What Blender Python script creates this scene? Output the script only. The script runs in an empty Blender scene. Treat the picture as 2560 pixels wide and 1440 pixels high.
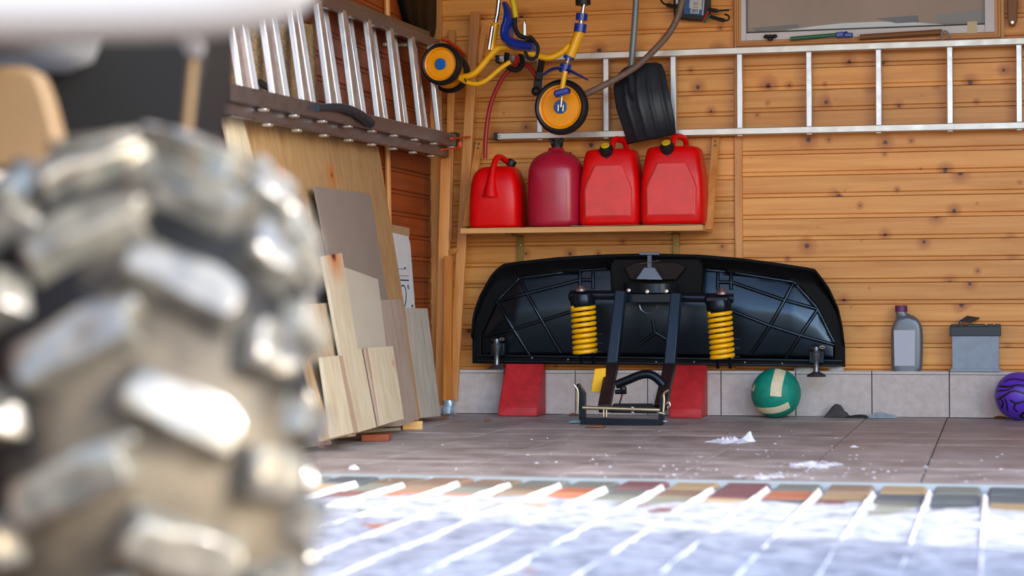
import bpy, bmesh, math, random
from mathutils import Vector, Matrix, noise
random.seed(7)
S = bpy.context.scene
COL = S.collection
# ------------------------------------------------------------------ camera
YAW, PITCH, ROLL, CD, CH, F = 0.23835, 0.00922, -0.00426, 8.2612, 0.45476, 4967.6
CAM = Vector((0, -CD, CH))
FW = Vector((-math.sin(YAW)*math.cos(PITCH), math.cos(YAW)*math.cos(PITCH), math.sin(PITCH)))
_r = Vector((math.cos(YAW), math.sin(YAW), 0)); _u = _r.cross(FW)
RT = _r*math.cos(ROLL) + _u*math.sin(ROLL); UP = -_r*math.sin(ROLL) + _u*math.cos(ROLL)
cam = bpy.data.cameras.new('camera'); co = bpy.data.objects.new('camera', cam); COL.objects.link(co)
mw = Matrix((RT, UP, -FW)).transposed().to_4x4(); mw.translation = CAM; co.matrix_world = mw
cam.sensor_width = 36; cam.lens = F/2560*36; cam.clip_start = .05; cam.clip_end = 200
cam.dof.use_dof = True; cam.dof.focus_distance = 7.75; cam.dof.aperture_fstop = 2.8; cam.dof.aperture_blades = 0
S.camera = co
# ------------------------------------------------------------------ sky, sun, exposure
W = bpy.data.worlds.new('sky'); S.world = W; W.use_nodes = True
bg = W.node_tree.nodes['Background']; bg.inputs[1].default_value = 1.08
sky = W.node_tree.nodes.new('ShaderNodeTexSky'); sky.sky_type = 'NISHITA'; sky.sun_disc = False; sky.sun_elevation = math.radians(28)
sky.sun_rotation = math.radians(103.5); sky.altitude = 200; sky.air_density = 1.0; sky.dust_density = 2.5; sky.ozone_density = 1.5
W.node_tree.links.new(sky.outputs[0], bg.inputs[0])
sun = bpy.data.lights.new('sun', 'SUN'); sun.energy = 6.5; sun.angle = math.radians(.6); sun.color = (1, .93, .83)
so = bpy.data.objects.new('sun', sun); COL.objects.link(so); so.location = (6, -8, 6)
SUND = Vector((-1, .24, -.55)).normalized()
so.rotation_euler = SUND.to_track_quat('-Z', 'Y').to_euler()
S.view_settings.view_transform = 'Standard'; S.view_settings.look = 'None'
S.view_settings.exposure = 0.08; S.view_settings.gamma = 1; S.view_settings.use_curve_mapping = False
# ------------------------------------------------------------------ photo geometry helpers: ray through a photo point, met with a plane of the place
def ray(px, py): return FW + RT*((px-1280)/F) - UP*((py-720)/F)
def onY(px, py, Y):
    d = ray(px, py); return CAM + d*((Y-CAM.y)/d.y)
def onZ(px, py, z=0):
    d = ray(px, py); return CAM + d*((z-CAM.z)/d.z)
def onX(px, py, X):
    d = ray(px, py); return CAM + d*((X-CAM.x)/d.x)
def onL(px, py, xb, k):           # plane X = xb - k z (leaning on the left wall)
    d = ray(px, py); return CAM + d*((xb - k*CAM.z - CAM.x)/(d.x + k*d.z))
def atD(px, py, d): return CAM + ray(px, py)*d
def mpx(n, P): return n*((P-CAM).dot(FW))/F      # length of n photo pixels at P
# ------------------------------------------------------------------ mesh building
class MB:
    def __init__(s): s.v = []; s.f = []
    def add(s, vs, fs):
        o = len(s.v); s.v += [Vector(v) for v in vs]; s.f += [[i+o for i in f] for f in fs]; return s
    def box(s, lo, hi):
        x0, y0, z0 = lo; x1, y1, z1 = hi
        return s.add([(x0,y0,z0),(x1,y0,z0),(x1,y1,z0),(x0,y1,z0),(x0,y0,z1),(x1,y0,z1),(x1,y1,z1),(x0,y1,z1)],
                     [[0,3,2,1],[4,5,6,7],[0,1,5,4],[1,2,6,5],[2,3,7,6],[3,0,4,7]])
    def bar(s, a, b, w, h, up=(0,0,1), ext=0):
        a = Vector(a); b = Vector(b); d = (b-a).normalized(); a = a-d*ext; b = b+d*ext
        x = d.cross(Vector(up)); x = x.normalized() if x.length > 1e-6 else Vector((1,0,0)); z = x.cross(d)
        vs = []
        for p in (a, b):
            for i, j in ((-1,-1),(1,-1),(1,1),(-1,1)): vs.append(p + x*(w/2*i) + z*(h/2*j))
        return s.add(vs, [[0,1,2,3],[7,6,5,4],[0,4,5,1],[1,5,6,2],[2,6,7,3],[3,7,4,0]])
    def tube(s, pts, r, n=12, cap=True, sq=1.0, nrm=None, closed=False):
        pts = [Vector(p) for p in pts]; N = len(pts); rs = r if isinstance(r, (list, tuple)) else [r]*N
        o = len(s.v); prev = None
        for i, p in enumerate(pts):
            if closed: t = pts[(i+1) % N]-pts[i-1]
            else: t = pts[min(i+1, N-1)]-pts[max(i-1, 0)]
            t.normalize()
            if nrm is not None: x = Vector(nrm) - t*t.dot(Vector(nrm))
            elif prev is None:
                x = t.cross(Vector((0,0,1)));
                if x.length < .05: x = t.cross(Vector((0,1,0)))
            else: x = prev - t*t.dot(prev)
            x.normalize(); prev = x; y = t.cross(x)
            for k in range(n):
                a = 2*math.pi*k/n; s.v.append(p + x*(rs[i]*math.cos(a)*sq) + y*(rs[i]*math.sin(a)))
        for i in range(N if closed else N-1):
            j = (i+1) % N
            for k in range(n):
                s.f.append([o+i*n+k, o+i*n+(k+1)%n, o+j*n+(k+1)%n, o+j*n+k])
        if cap and not closed:
            s.f.append([o+k for k in range(n)][::-1]); s.f.append([o+(N-1)*n+k for k in range(n)])
        return s
    def lathe(s, prof, o, axis, n=24, cap=True):     # prof: (radius, distance along the axis)
        o = Vector(o); a = Vector(axis).normalized(); x = a.orthogonal().normalized(); y = a.cross(x); b = len(s.v)
        for r, h in prof:
            for k in range(n):
                t = 2*math.pi*k/n; s.v.append(o + a*h + (x*math.cos(t)+y*math.sin(t))*r)
        for i in range(len(prof)-1):
            for k in range(n): s.f.append([b+i*n+k, b+i*n+(k+1)%n, b+(i+1)*n+(k+1)%n, b+(i+1)*n+k])
        if cap:
            s.f.append([b+k for k in range(n)][::-1]); s.f.append([b+(len(prof)-1)*n+k for k in range(n)])
        return s
    def prism(s, pts, d):                             # polygon pushed along d
        d = Vector(d); pts = [Vector(p) for p in pts]; n = len(pts)
        return s.add(pts+[p+d for p in pts], [list(range(n)), list(range(n, 2*n))[::-1]] + [[i, i+n, (i+1)%n+n, (i+1)%n] for i in range(n)])
    def loft(s, rings, n=32, cap=True):               # rings: (x, y, z, half x, half y, exponent)
        b = len(s.v)
        for cx, cy, cz, hx, hy, e in rings:
            for k in range(n):
                t = 2*math.pi*(k+.5)/n; c, q = math.cos(t), math.sin(t)
                s.v.append(Vector((cx+hx*math.copysign(abs(c)**(2/e), c), cy+hy*math.copysign(abs(q)**(2/e), q), cz)))
        for i in range(len(rings)-1):
            for k in range(n): s.f.append([b+i*n+k, b+i*n+(k+1)%n, b+(i+1)*n+(k+1)%n, b+(i+1)*n+k])
        if cap: s.f.append([b+k for k in range(n)][::-1]); s.f.append([b+(len(rings)-1)*n+k for k in range(n)])
        return s
    def sphere(s, c, r, n=16, m=10, sc=(1,1,1)):
        c = Vector(c); b = len(s.v)
        for i in range(1, m):
            p = math.pi*i/m
            for k in range(n):
                t = 2*math.pi*k/n; s.v.append(c+Vector((r*sc[0]*math.sin(p)*math.cos(t), r*sc[1]*math.sin(p)*math.sin(t), r*sc[2]*math.cos(p))))
        for i in range(m-2):
            for k in range(n): s.f.append([b+i*n+k, b+(i+1)*n+k, b+(i+1)*n+(k+1)%n, b+i*n+(k+1)%n])
        s.f.append([b+k for k in range(n)]); s.f.append([b+(m-2)*n+k for k in range(n)][::-1]); return s
    def mesh(s, name, mat, off=Vector((0,0,0)), fix=True, smooth=40):
        me = bpy.data.meshes.new(name); me.from_pydata([tuple(v-off) for v in s.v], [], s.f)
        if fix:
            bm = bmesh.new(); bm.from_mesh(me); bmesh.ops.recalc_face_normals(bm, faces=bm.faces); bm.to_mesh(me); bm.free()
        me.materials.append(mat)
        if smooth:
            me.polygons.foreach_set('use_smooth', [True]*len(me.polygons)); me.set_sharp_from_angle(angle=math.radians(smooth))
        return me
    def build(s, name, mat, parent=None, bevel=0, smooth=40, origin=None, fix=True):
        if parent is not None: off = parent.matrix_basis.translation if parent.parent is None else parent.parent.matrix_basis.translation
        elif origin is not None: off = Vector(origin)
        else:
            xs = [v.x for v in s.v]; ys = [v.y for v in s.v]; zs = [v.z for v in s.v]
            off = Vector(((min(xs)+max(xs))/2, (min(ys)+max(ys))/2, min(zs)))
        if parent is not None and parent.get('_own'): off = Vector(parent['_own'])
        o = bpy.data.objects.new(name, s.mesh(name, mat, off, fix, smooth)); COL.objects.link(o)
        if parent is not None: o.parent = parent
        else: o.location = off
        if bevel:
            b = o.modifiers.new('bevel', 'BEVEL'); b.width = bevel; b.segments = 2; b.limit_method = 'ANGLE'; b.angle_limit = math.radians(35)
        return o
def tag(o, label=None, cat=None, group=None, kind=None):
    if label: o['label'] = label
    if cat: o['category'] = cat
    if group: o['group'] = group
    if kind: o['kind'] = kind
    return o
def thing(name, loc, label, cat, group=None):
    o = bpy.data.objects.new(name, None); COL.objects.link(o); o.location = loc; o.empty_display_size = .1
    o.matrix_basis = Matrix.Translation(Vector(loc)); return tag(o, label, cat, group)
def inst(name, me, parent, loc, rot=None):
    o = bpy.data.objects.new(name, me); COL.objects.link(o); o.parent = parent; o.location = loc
    if rot is not None: o.rotation_euler = rot
    return o
def smoothpts(pts, k=8):                              # Catmull-Rom through the points
    P = [Vector(p) for p in pts]; P = [P[0]*2-P[1]] + P + [P[-1]*2-P[-2]]; out = []
    for i in range(1, len(P)-2):
        for j in range(k):
            t = j/k; a, b, c, d = P[i-1:i+3]
            out.append(.5*((2*b) + (c-a)*t + (2*a-5*b+4*c-d)*t*t + (3*b-a-3*c+d)*t**3))
    out.append(P[-2]); return out
def lerp(tab, x):
    if x <= tab[0][0]: return tab[0][1]
    for (a, b), (c, d) in zip(tab, tab[1:]):
        if x <= c: return b+(d-b)*(x-a)/(c-a)
    return tab[-1][1]
# ------------------------------------------------------------------ materials
def lin(c): return tuple(((x/255)/12.92 if x/255 <= .04045 else ((x/255+.055)/1.055)**2.4) for x in c) + (1,)
def new(name):
    m = bpy.data.materials.new(name); m.use_nodes = True; return m, m.node_tree.nodes, m.node_tree.links, m.node_tree.nodes['Principled BSDF']
def M(name, rgb, rough=.5, metal=0, var=0, scale=14, coat=0, bump=0, rgb2=None, stretch=(1,1,1), spec=.5, rvar=0, tint=None, coatr=.12, lo=.3, hi=.7):
    m, N, L, P = new(name); P.inputs['Roughness'].default_value = rough; P.inputs['Metallic'].default_value = metal
    P.inputs['Coat Weight'].default_value = coat; P.inputs['Coat Roughness'].default_value = coatr; P.inputs['Specular IOR Level'].default_value = spec
    c = lin(rgb); P.inputs['Base Color'].default_value = c
    if tint: P.inputs['Specular Tint'].default_value = tint + (1,)
    if var or rgb2 or bump or rvar:
        g = N.new('ShaderNodeNewGeometry'); mp = N.new('ShaderNodeMapping'); mp.inputs['Scale'].default_value = stretch
        L.new(g.outputs['Position'], mp.inputs['Vector'])
        t = N.new('ShaderNodeTexNoise'); t.inputs['Scale'].default_value = scale; t.inputs['Detail'].default_value = 5; t.inputs['Roughness'].default_value = .6
        L.new(mp.outputs[0], t.inputs['Vector'])
        if var or rgb2:
            r = N.new('ShaderNodeValToRGB'); r.color_ramp.elements[0].position = lo; r.color_ramp.elements[1].position = hi
            a = tuple(max(0, x*(1-var)) for x in c[:3])+(1,); b = lin(rgb2) if rgb2 else tuple(min(1, x*(1+var)) for x in c[:3])+(1,)
            r.color_ramp.elements[0].color = a if not rgb2 else c; r.color_ramp.elements[1].color = b
            L.new(t.outputs['Fac'], r.inputs[0]); L.new(r.outputs[0], P.inputs['Base Color'])
        if rvar:
            q = N.new('ShaderNodeMapRange'); q.inputs[1].default_value = .3; q.inputs[2].default_value = .7; q.inputs[3].default_value = rough-rvar; q.inputs[4].default_value = rough+rvar
            L.new(t.outputs['Fac'], q.inputs[0]); L.new(q.outputs[0], P.inputs['Roughness'])
        if bump:
            b = N.new('ShaderNodeBump'); b.inputs['Strength'].default_value = bump; b.inputs['Distance'].default_value = .004
            L.new(t.outputs['Fac'], b.inputs['Height']); L.new(b.outputs[0], P.inputs['Normal'])
    return m
def wood(name, light, dark, axis=0, knots=True, rough=.42, kscale=6.0, tone=.25):
    # pine: grain along one axis, dark knots in amber halos, each plank a tone of its own
    m, N, L, P = new(name); P.inputs['Roughness'].default_value = rough; P.inputs['Coat Weight'].default_value = .06; P.inputs['Coat Roughness'].default_value = .35
    g = N.new('ShaderNodeNewGeometry'); oi = N.new('ShaderNodeObjectInfo')
    off = N.new('ShaderNodeVectorMath'); off.operation = 'ADD'; sc = N.new('ShaderNodeVectorMath'); sc.operation = 'SCALE'
    one = N.new('ShaderNodeCombineXYZ'); 
    for i in range(3): one.inputs[i].default_value = (3.1, 2.3, 0)[i] if axis == 0 else ((2.3, 3.1, 0)[i] if axis == 1 else (.3, .2, 4.1)[i])
    L.new(one.outputs[0], sc.inputs[0]); L.new(oi.outputs['Random'], sc.inputs['Scale'])
    L.new(g.outputs['Position'], off.inputs[0]); L.new(sc.outputs[0], off.inputs[1])
    mp = N.new('ShaderNodeMapping'); s3 = [26, 26, 26]; s3[axis] = 1.3; mp.inputs['Scale'].default_value = s3
    L.new(off.outputs[0], mp.inputs['Vector'])
    t = N.new('ShaderNodeTexNoise'); t.inputs['Scale'].default_value = 1.6; t.inputs['Detail'].default_value = 6; t.inputs['Distortion'].default_value = .6
    L.new(mp.outputs[0], t.inputs['Vector'])
    r = N.new('ShaderNodeValToRGB'); r.color_ramp.elements[0].position = .32; r.color_ramp.elements[1].position = .66
    r.color_ramp.elements[0].color = lin(dark); r.color_ramp.elements[1].color = lin(light); L.new(t.outputs['Fac'], r.inputs[0])
    hs = N.new('ShaderNodeHueSaturation'); mr = N.new('ShaderNodeMapRange'); mr.inputs[3].default_value = 1-tone; mr.inputs[4].default_value = 1+tone*.6
    L.new(oi.outputs['Random'], mr.inputs[0]); L.new(mr.outputs[0], hs.inputs['Value']); L.new(r.outputs[0], hs.inputs['Color']); out = hs.outputs[0]
    if knots:
        sp = N.new('ShaderNodeSeparateXYZ'); L.new(off.outputs[0], sp.inputs[0]); cb = N.new('ShaderNodeCombineXYZ')
        L.new(sp.outputs[axis if axis < 2 else 2], cb.inputs[0]); L.new(sp.outputs[2 if axis < 2 else 1], cb.inputs[1])
        v = N.new('ShaderNodeTexVoronoi'); v.voronoi_dimensions = '2D'; v.inputs['Scale'].default_value = kscale; L.new(cb.outputs[0], v.inputs['Vector'])
        w = N.new('ShaderNodeTexNoise'); w.inputs['Scale'].default_value = 60; L.new(off.outputs[0], w.inputs['Vector'])
        dd = N.new('ShaderNodeMath'); dd.operation = 'MULTIPLY_ADD'; L.new(w.outputs['Fac'], dd.inputs[0]); dd.inputs[1].default_value = .03; L.new(v.outputs['Distance'], dd.inputs[2])
        sx = N.new('ShaderNodeSeparateColor'); L.new(v.outputs['Color'], sx.inputs[0])
        rad = N.new('ShaderNodeMapRange'); rad.inputs[1].default_value = .2; rad.inputs[2].default_value = 1; rad.inputs[3].default_value = .016; rad.inputs[4].default_value = .105; L.new(sx.outputs[0], rad.inputs[0])
        q = N.new('ShaderNodeMath'); q.operation = 'DIVIDE'; L.new(dd.outputs[0], q.inputs[0]); L.new(rad.outputs[0], q.inputs[1])
        k1 = N.new('ShaderNodeValToRGB'); e = k1.color_ramp.elements; e[0].position = .55; e[0].color = (1,1,1,1); e[1].position = .95; e[1].color = (0,0,0,1)
        k2 = N.new('ShaderNodeValToRGB'); e = k2.color_ramp.elements; e[0].position = .2; e[0].color = (.9,.9,.9,1); e[1].position = 1; e[1].color = (0,0,0,1)
        q2 = N.new('ShaderNodeMath'); q2.operation = 'MULTIPLY'; q2.inputs[1].default_value = .30; L.new(q.outputs[0], q2.inputs[0])
        L.new(q.outputs[0], k1.inputs[0]); L.new(q2.outputs[0], k2.inputs[0])
        m1 = N.new('ShaderNodeMixRGB'); m1.inputs[2].default_value = lin((176, 98, 30)); L.new(k2.outputs[0], m1.inputs[0]); L.new(out, m1.inputs[1])
        m2 = N.new('ShaderNodeMixRGB'); m2.inputs[2].default_value = lin((72, 34, 22)); L.new(k1.outputs[0], m2.inputs[0]); L.new(m1.outputs[0], m2.inputs[1]); out = m2.outputs[0]
    L.new(out, P.inputs['Base Color'])
    b = N.new('ShaderNodeBump'); b.inputs['Strength'].default_value = .12; b.inputs['Distance'].default_value = .002; L.new(t.outputs['Fac'], b.inputs['Height']); L.new(b.outputs[0], P.inputs['Normal'])
    return m
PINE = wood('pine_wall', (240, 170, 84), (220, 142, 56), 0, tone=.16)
PINEY = wood('pine_wall_side_shaded', (160, 74, 24), (134, 56, 14), 1)  # shade of the left wall put into this darker pine colour
PINEZ = wood('pine_upright', (222, 158, 88), (200, 128, 60), 2, kscale=3)
TRIMW = wood('lacquered_trim', (214, 146, 74), (194, 122, 52), 0, knots=False, tone=.08)
TRIMZ = wood('lacquered_trim_upright', (218, 156, 86), (200, 132, 62), 2, knots=False, tone=.08)
PALE = wood('pale_plank', (198, 190, 166), (178, 166, 138), 2, kscale=2.4, rough=.6, tone=.05)
GREYPL = wood('grey_plank', (190, 188, 176), (164, 160, 146), 2, kscale=1.7, rough=.65, tone=.03)
PLY = wood('plywood_face', (170, 140, 98), (150, 118, 76), 2, kscale=1.3, rough=.6, tone=.03)
PINK = wood('pinkish_board', (160, 146, 134), (142, 126, 114), 2, knots=False, rough=.65, tone=.02)
BROWNST = M('brown_stripe', (158, 136, 118), .6, var=.1, stretch=(8, 8, 1))
ALU = M('aluminium', (208, 208, 210), .38, .85, var=.12, scale=30, stretch=(1, 1, 1), rvar=.1)
ALUW = M('aluminium_rail', (205, 200, 192), .4, .75, var=.1, scale=20, rvar=.1)
ALUR = M('aluminium_rail_dull', (132, 132, 138), .32, .9, var=.15, scale=16, rvar=.08)
CHROME = M('chrome', (215, 218, 222), .18, 1)
ZINC = M('zinc_plated', (196, 190, 160), .3, .9, var=.1)
STEELD = M('dull_steel', (120, 128, 132), .35, .9, var=.15)
BLKM = M('black_powder_coat', (14, 18, 26), .3, .0, var=.2, scale=30, coat=.1, spec=.35, tint=(.55, .78, 1))  # blue sky reflection put into the specular tint
BLKP = M('black_blade_plastic', (5, 7, 10), .3, 0, spec=.9, tint=(.55, .78, 1))  # sky-blue sheen of the blade put into its specular tint
BLK = M('black_rubber', (22, 23, 26), .5)
BLKS = M('black_webbing', (16, 16, 18), .75)
HOUS = M('matt_black_casting', (8, 9, 11), .5, spec=.12)
ARMM = M('black_arm_blue_sheen', (14, 24, 36), .34, spec=.5, tint=(.55, .78, 1))  # black arms; blue sky sheen put into colour and tint
YEL = M('yellow_paint', (250, 182, 4), .28, coat=.4)
ORG = M('orange_plastic', (255, 160, 0), .32, coat=.1, var=.05)
SPR = M('yellow_spring_paint', (252, 188, 0), .3, coat=.3)
BLU = M('blue_plastic', (14, 52, 158), .3, coat=.15)
BLU2 = M('blue_hub_plastic', (24, 96, 186), .35, var=.12, scale=60)
RED = M('red_can_plastic', (224, 2, 6), .36, coat=.0, spec=.35, var=.12, scale=9)
REDP = M('red_can_scuffed_panel', (228, 62, 58), .42, var=.12, scale=12, rvar=.08)
CRIM = M('crimson_jug_plastic', (176, 22, 52), .34, coat=.15, var=.06)
WEDGE = M('scuffed_red_rubber', (194, 38, 42), .55, var=.22, scale=26, bump=.2)
YCAP = M('yellow_cap', (226, 190, 20), .45)
HOSER = M('red_hose', (172, 34, 38), .4)
BRNH = M('brown_hose', (120, 98, 84), .5, var=.2, scale=40)
GREYT = M('grey_tube', (128, 138, 142), .38, .2)
SHOV = M('charcoal_shovel_plastic', (34, 39, 46), .45, coat=.0, var=.06, spec=.4)
BRASS = M('olive_brass_strip', (140, 116, 58), .4, .7)
WHITEP = M('white_window_frame', (214, 212, 214), .4)
CARD = M('grey_cardboard', (126, 115, 106), .75, var=.06, scale=6)
CARDB = M('brown_cardboard', (168, 140, 104), .8, var=.12, scale=12)
MDF = M('beige_fibreboard', (168, 162, 148), .7, var=.05, scale=8)
OSB = M('flaky_particle_board', (150, 128, 94), .75, var=.45, scale=55, bump=.3, stretch=(1, 1, 2.2))
WBOX = M('white_carton', (206, 212, 216), .6, var=.04)
INK = M('dark_blue_ink', (26, 62, 88), .6)
OILG = M('grey_bottle_plastic', (108, 116, 124), .36, .35, coat=.1)
OILL = M('silver_label', (172, 176, 184), .45, .2)
PURC = M('plum_cap', (100, 44, 92), .45)
BATB = M('battery_grey', (142, 156, 168), .5, var=.1, scale=30)
BATL = M('battery_lid', (44, 52, 58), .5)
TEAL = M('teal_ball_leather', (0, 138, 116), .55, var=.2, scale=40, bump=.15)
CREAM = M('cream_ball_panel', (226, 214, 176), .6, var=.12, scale=30)
PURP = M('purple_ball_rubber', (92, 52, 190), .4)
SNOW = M('snow', (222, 228, 236), .7, var=.05, scale=60, bump=.5)
SNOWT = M('trodden_snow', (180, 189, 201), .7, rgb2=(80, 94, 110), scale=16, bump=.6, stretch=(1, 1.5, 1), lo=.40, hi=.74)
LEAF = M('dry_leaf', (128, 82, 50), .8, var=.2)
RAG = M('dark_rag', (70, 66, 66), .85, var=.2)
FOIL = M('clear_foil', (170, 196, 214), .2, .4, var=.2, scale=50, bump=.6)
ORSTR = M('orange_strap', (226, 70, 24), .5)
GRNT = M('green_tube', (40, 112, 84), .3, coat=.2)
TAPE = M('masking_tape', (214, 202, 164), .7)
LEATH = M('brown_leather', (132, 88, 50), .5)
TIRE = M('muddy_tyre_rubber', (10, 12, 15), .5, rgb2=(112, 104, 90), scale=3.4, coat=.0, bump=.2, spec=.15, lo=.47, hi=.78)
LUGM = M('glossy_tyre_lug', (34, 37, 40), .24, rgb2=(98, 98, 92), scale=22, coat=1, bump=.5, coatr=.07)
FENDM = M('silver_fender_plastic', (126, 130, 136), .35, coat=.1)
UNDER = M('dark_underbody_plastic', (14, 15, 17), .6, spec=.15)
TANM = M('tan_dusty_panel', (92, 74, 50), .7, var=.08)
PLAST = M('pale_plaster', (206, 200, 190), .9, var=.05)
CEILM = M('white_ceiling_board', (226, 222, 214), .8)
SCREW = M('screw_head', (200, 200, 196), .3, .9)
STRIPEK = M('black_print', (18, 16, 24), .5)
GLASSB = M('window_reflection_backing', (172, 142, 112), .8, rgb2=(152, 126, 100), scale=2.2)  # brown reflection in the pane put into this backing's colour
def glass(name):
    m, N, L, P = new(name); t = N.new('ShaderNodeBsdfTransparent'); g = N.new('ShaderNodeBsdfGlossy'); g.inputs['Roughness'].default_value = .04
    x = N.new('ShaderNodeMixShader'); x.inputs[0].default_value = .009; L.new(t.outputs[0], x.inputs[1]); L.new(g.outputs[0], x.inputs[2]); L.new(x.outputs[0], N['Material Output'].inputs['Surface']); return m
GLASS = glass('window_glass')
# ------------------------------------------------------------------ structure
WL = -2.36                  # left wall face
LEDZ = .186                 # tiled base course: top
def struct(name, mb, mat, **k): return tag(mb.build(name, mat, **k), kind='structure')
wb = struct('wall_back', MB().box((WL-.1, .022, -.1), (3.3, .16, 2.9)), TRIMW)
PITCHB = .0888
def plank_mesh(name, L, mat, ax):
    prof = [(.0006, .006), (.0022, .0028), (.0150, .0028), (.0166, .0065), (.0182, .0018), (.0205, 0), (.0866, 0), (.0882, .002), (.0884, .021), (.0006, .021)]
    m = MB(); n = len(prof)
    for s_ in (0, L):
        for z, y in prof: m.v.append(Vector((s_, y, z)) if ax == 0 else Vector((-y, s_, z)))
    m.f = [[i, (i+1) % n, (i+1) % n+n, i+n] for i in range(n)] + [list(range(n))[::-1], list(range(n, 2*n))]
    return m.mesh(name, mat, smooth=0)
LX = -1.034                 # upright cover strip between the two fields of boards
pm = [plank_mesh('plank_field_left', LX-WL, PINE, 0), plank_mesh('plank_field_right', 3.3-LX, PINE, 0)]
for k in range(30):
    for q, (x0, z0) in enumerate(((WL, 1.095-PITCHB*.12), (LX, 1.095))):
        z = z0 - PITCHB*10 - .0166 - PITCHB + PITCHB*k
        inst("plank", pm[q], wb, Vector((x0, .0, z)) - wb.location)
st = MB().box((LX-.017, -.012, .19), (LX+.017, .002, 2.85)); struct('trim_1', st, TRIMZ, bevel=.004)
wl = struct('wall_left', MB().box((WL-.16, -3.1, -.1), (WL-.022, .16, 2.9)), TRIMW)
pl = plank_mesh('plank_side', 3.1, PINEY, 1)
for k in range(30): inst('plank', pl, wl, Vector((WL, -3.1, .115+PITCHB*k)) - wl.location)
struct('wall_right', MB().box((3.3, -4.53, -.1), (3.5, .16, 4.4)), PLAST)  # unseen side wall, lengthened and raised to keep the sun out
struct('added_wing_wall', MB().box((-3.0, -13.0, -.1), (-2.75, -3.2, 6.0)), M('dark_blocker_brown', (110, 78, 54), .7))  # unseen dark wing added to block sky light from the left
struct('bounce_lining', MB().box((3.28, -3.1, 0), (3.3, 0, 2.9)), PINEY)  # unseen pine lining added to bounce orange light inside
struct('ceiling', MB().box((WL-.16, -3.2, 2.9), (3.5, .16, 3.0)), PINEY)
struct('wall_lintel', MB().box((WL-1.4, -3.2, 2.25), (3.5, -3.1, 3.0)), PLAST)  # unseen lintel, set low to dim the upper back wall
struct('wall_front', MB().box((WL-1.4, -3.2, 0), (WL-.02, -3.1, 3.0)), PLAST)
struct('added_shade_pillar', MB().box((1.25, -5.95, 0), (1.6, -4.87, 1.75)), PLAST)  # unseen pillar added to cast shade over the near paving
# floor tiles
TP = .3165
def floor_mat():
    m, N, L, P = new('floor_tile_stone'); g = N.new('ShaderNodeNewGeometry'); oi = N.new('ShaderNodeObjectInfo')
    a = N.new('ShaderNodeTexNoise'); a.inputs['Scale'].default_value = 5; a.inputs['Detail'].default_value = 9; a.inputs['Roughness'].default_value = .7; L.new(g.outputs['Position'], a.inputs['Vector'])
    r = N.new('ShaderNodeValToRGB'); r.color_ramp.elements[0].position = .34; r.color_ramp.elements[1].position = .66
    r.color_ramp.elements[0].color = lin((126, 120, 115)); r.color_ramp.elements[1].color = lin((184, 178, 173)); L.new(a.outputs['Fac'], r.inputs[0])
    h = N.new('ShaderNodeHueSaturation'); q = N.new('ShaderNodeMapRange'); q.inputs[3].default_value = .9; q.inputs[4].default_value = 1.08; L.new(oi.outputs['Random'], q.inputs[0]); L.new(q.outputs[0], h.inputs['Value']); L.new(r.outputs[0], h.inputs['Color'])
    L.new(h.outputs[0], P.inputs['Base Color'])
    q = N.new('ShaderNodeMapRange'); q.inputs[1].default_value = .3; q.inputs[2].default_value = .7; q.inputs[3].default_value = .38; q.inputs[4].default_value = .62; L.new(a.outputs['Fac'], q.inputs[0]); L.new(q.outputs[0], P.inputs['Roughness'])
    b = N.new('ShaderNodeBump'); b.inputs['Strength'].default_value = .25; b.inputs['Distance'].default_value = .004; L.new(a.outputs['Fac'], b.inputs['Height']); L.new(b.outputs[0], P.inputs['Normal']); return m
TILEF = floor_mat()
TILEB = M('base_tile_stone', (182, 170, 162), .5, rgb2=(204, 193, 185), scale=30, bump=.25)
GROUT = M('dark_grout', (70, 64, 60), .9)
fl = struct('floor', MB().box((WL-.1, -3.13, -.15), (3.3, .05, -.009)), GROUT)
def slab(name, w, d, h, b, mat):
    m = MB(); 
    for i, z in ((0, -h), (0, -b), (b, 0)): m.v += [Vector((i, i, z)), Vector((w-i, i, z)), Vector((w-i, d-i, z)), Vector((i, d-i, z))]
    m.f = [[8, 9, 10, 11]] + [[j*4+i, j*4+(i+1) % 4, j*4+4+(i+1) % 4, j*4+4+i] for j in range(2) for i in range(4)]
    return m.mesh(name, mat, smooth=0)
tm = slab('floor_tile', TP-.004, TP-.004, .012, .0015, TILEF)
rest = slab('floor_tile_cut', TP-.004, .167, .012, .0015, TILEF)
for i in range(-6, 12):
    for j in range(10):
        x = -.503 + TP*i
        y = -.10 - TP*(j+1) if j < 9 else -.10 - TP*9 - .171
        inst('tile', tm if j < 9 else rest, fl, Vector((x, y, random.uniform(-.0008, .0008))) - fl.location)
# tiled base course
bb = struct('baseboard_back', MB().box((WL, -.092, -.1), (3.3, .025, LEDZ-.006)), GROUT)
BTP = .3064
bt = MB().box((0, 0, 0), (BTP-.004, .01, LEDZ-.016)).mesh('base_tile', TILEB, smooth=0)
ct = MB().box((0, 0, 0), (BTP-.004, .104, .012)).mesh('ledge_tile', M('ledge_tile_edge', (196, 188, 180), .45, var=.08), smooth=0)
for i in range(-8, 12):
    x = -.484 + BTP*i
    if x < WL-.02: continue
    inst('tile', bt, bb, Vector((x, -.1, .002)) - bb.location); inst('ledge_tile', ct, bb, Vector((x, -.102, LEDZ-.012)) - bb.location)
# threshold strip
THY = -3.14
struct('trim_2', MB().box((WL-.1, THY-.02, -.02), (3.3, THY+.014, .004)), M('threshold_strip', (176, 190, 194), .4, .3), bevel=.002)
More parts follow.
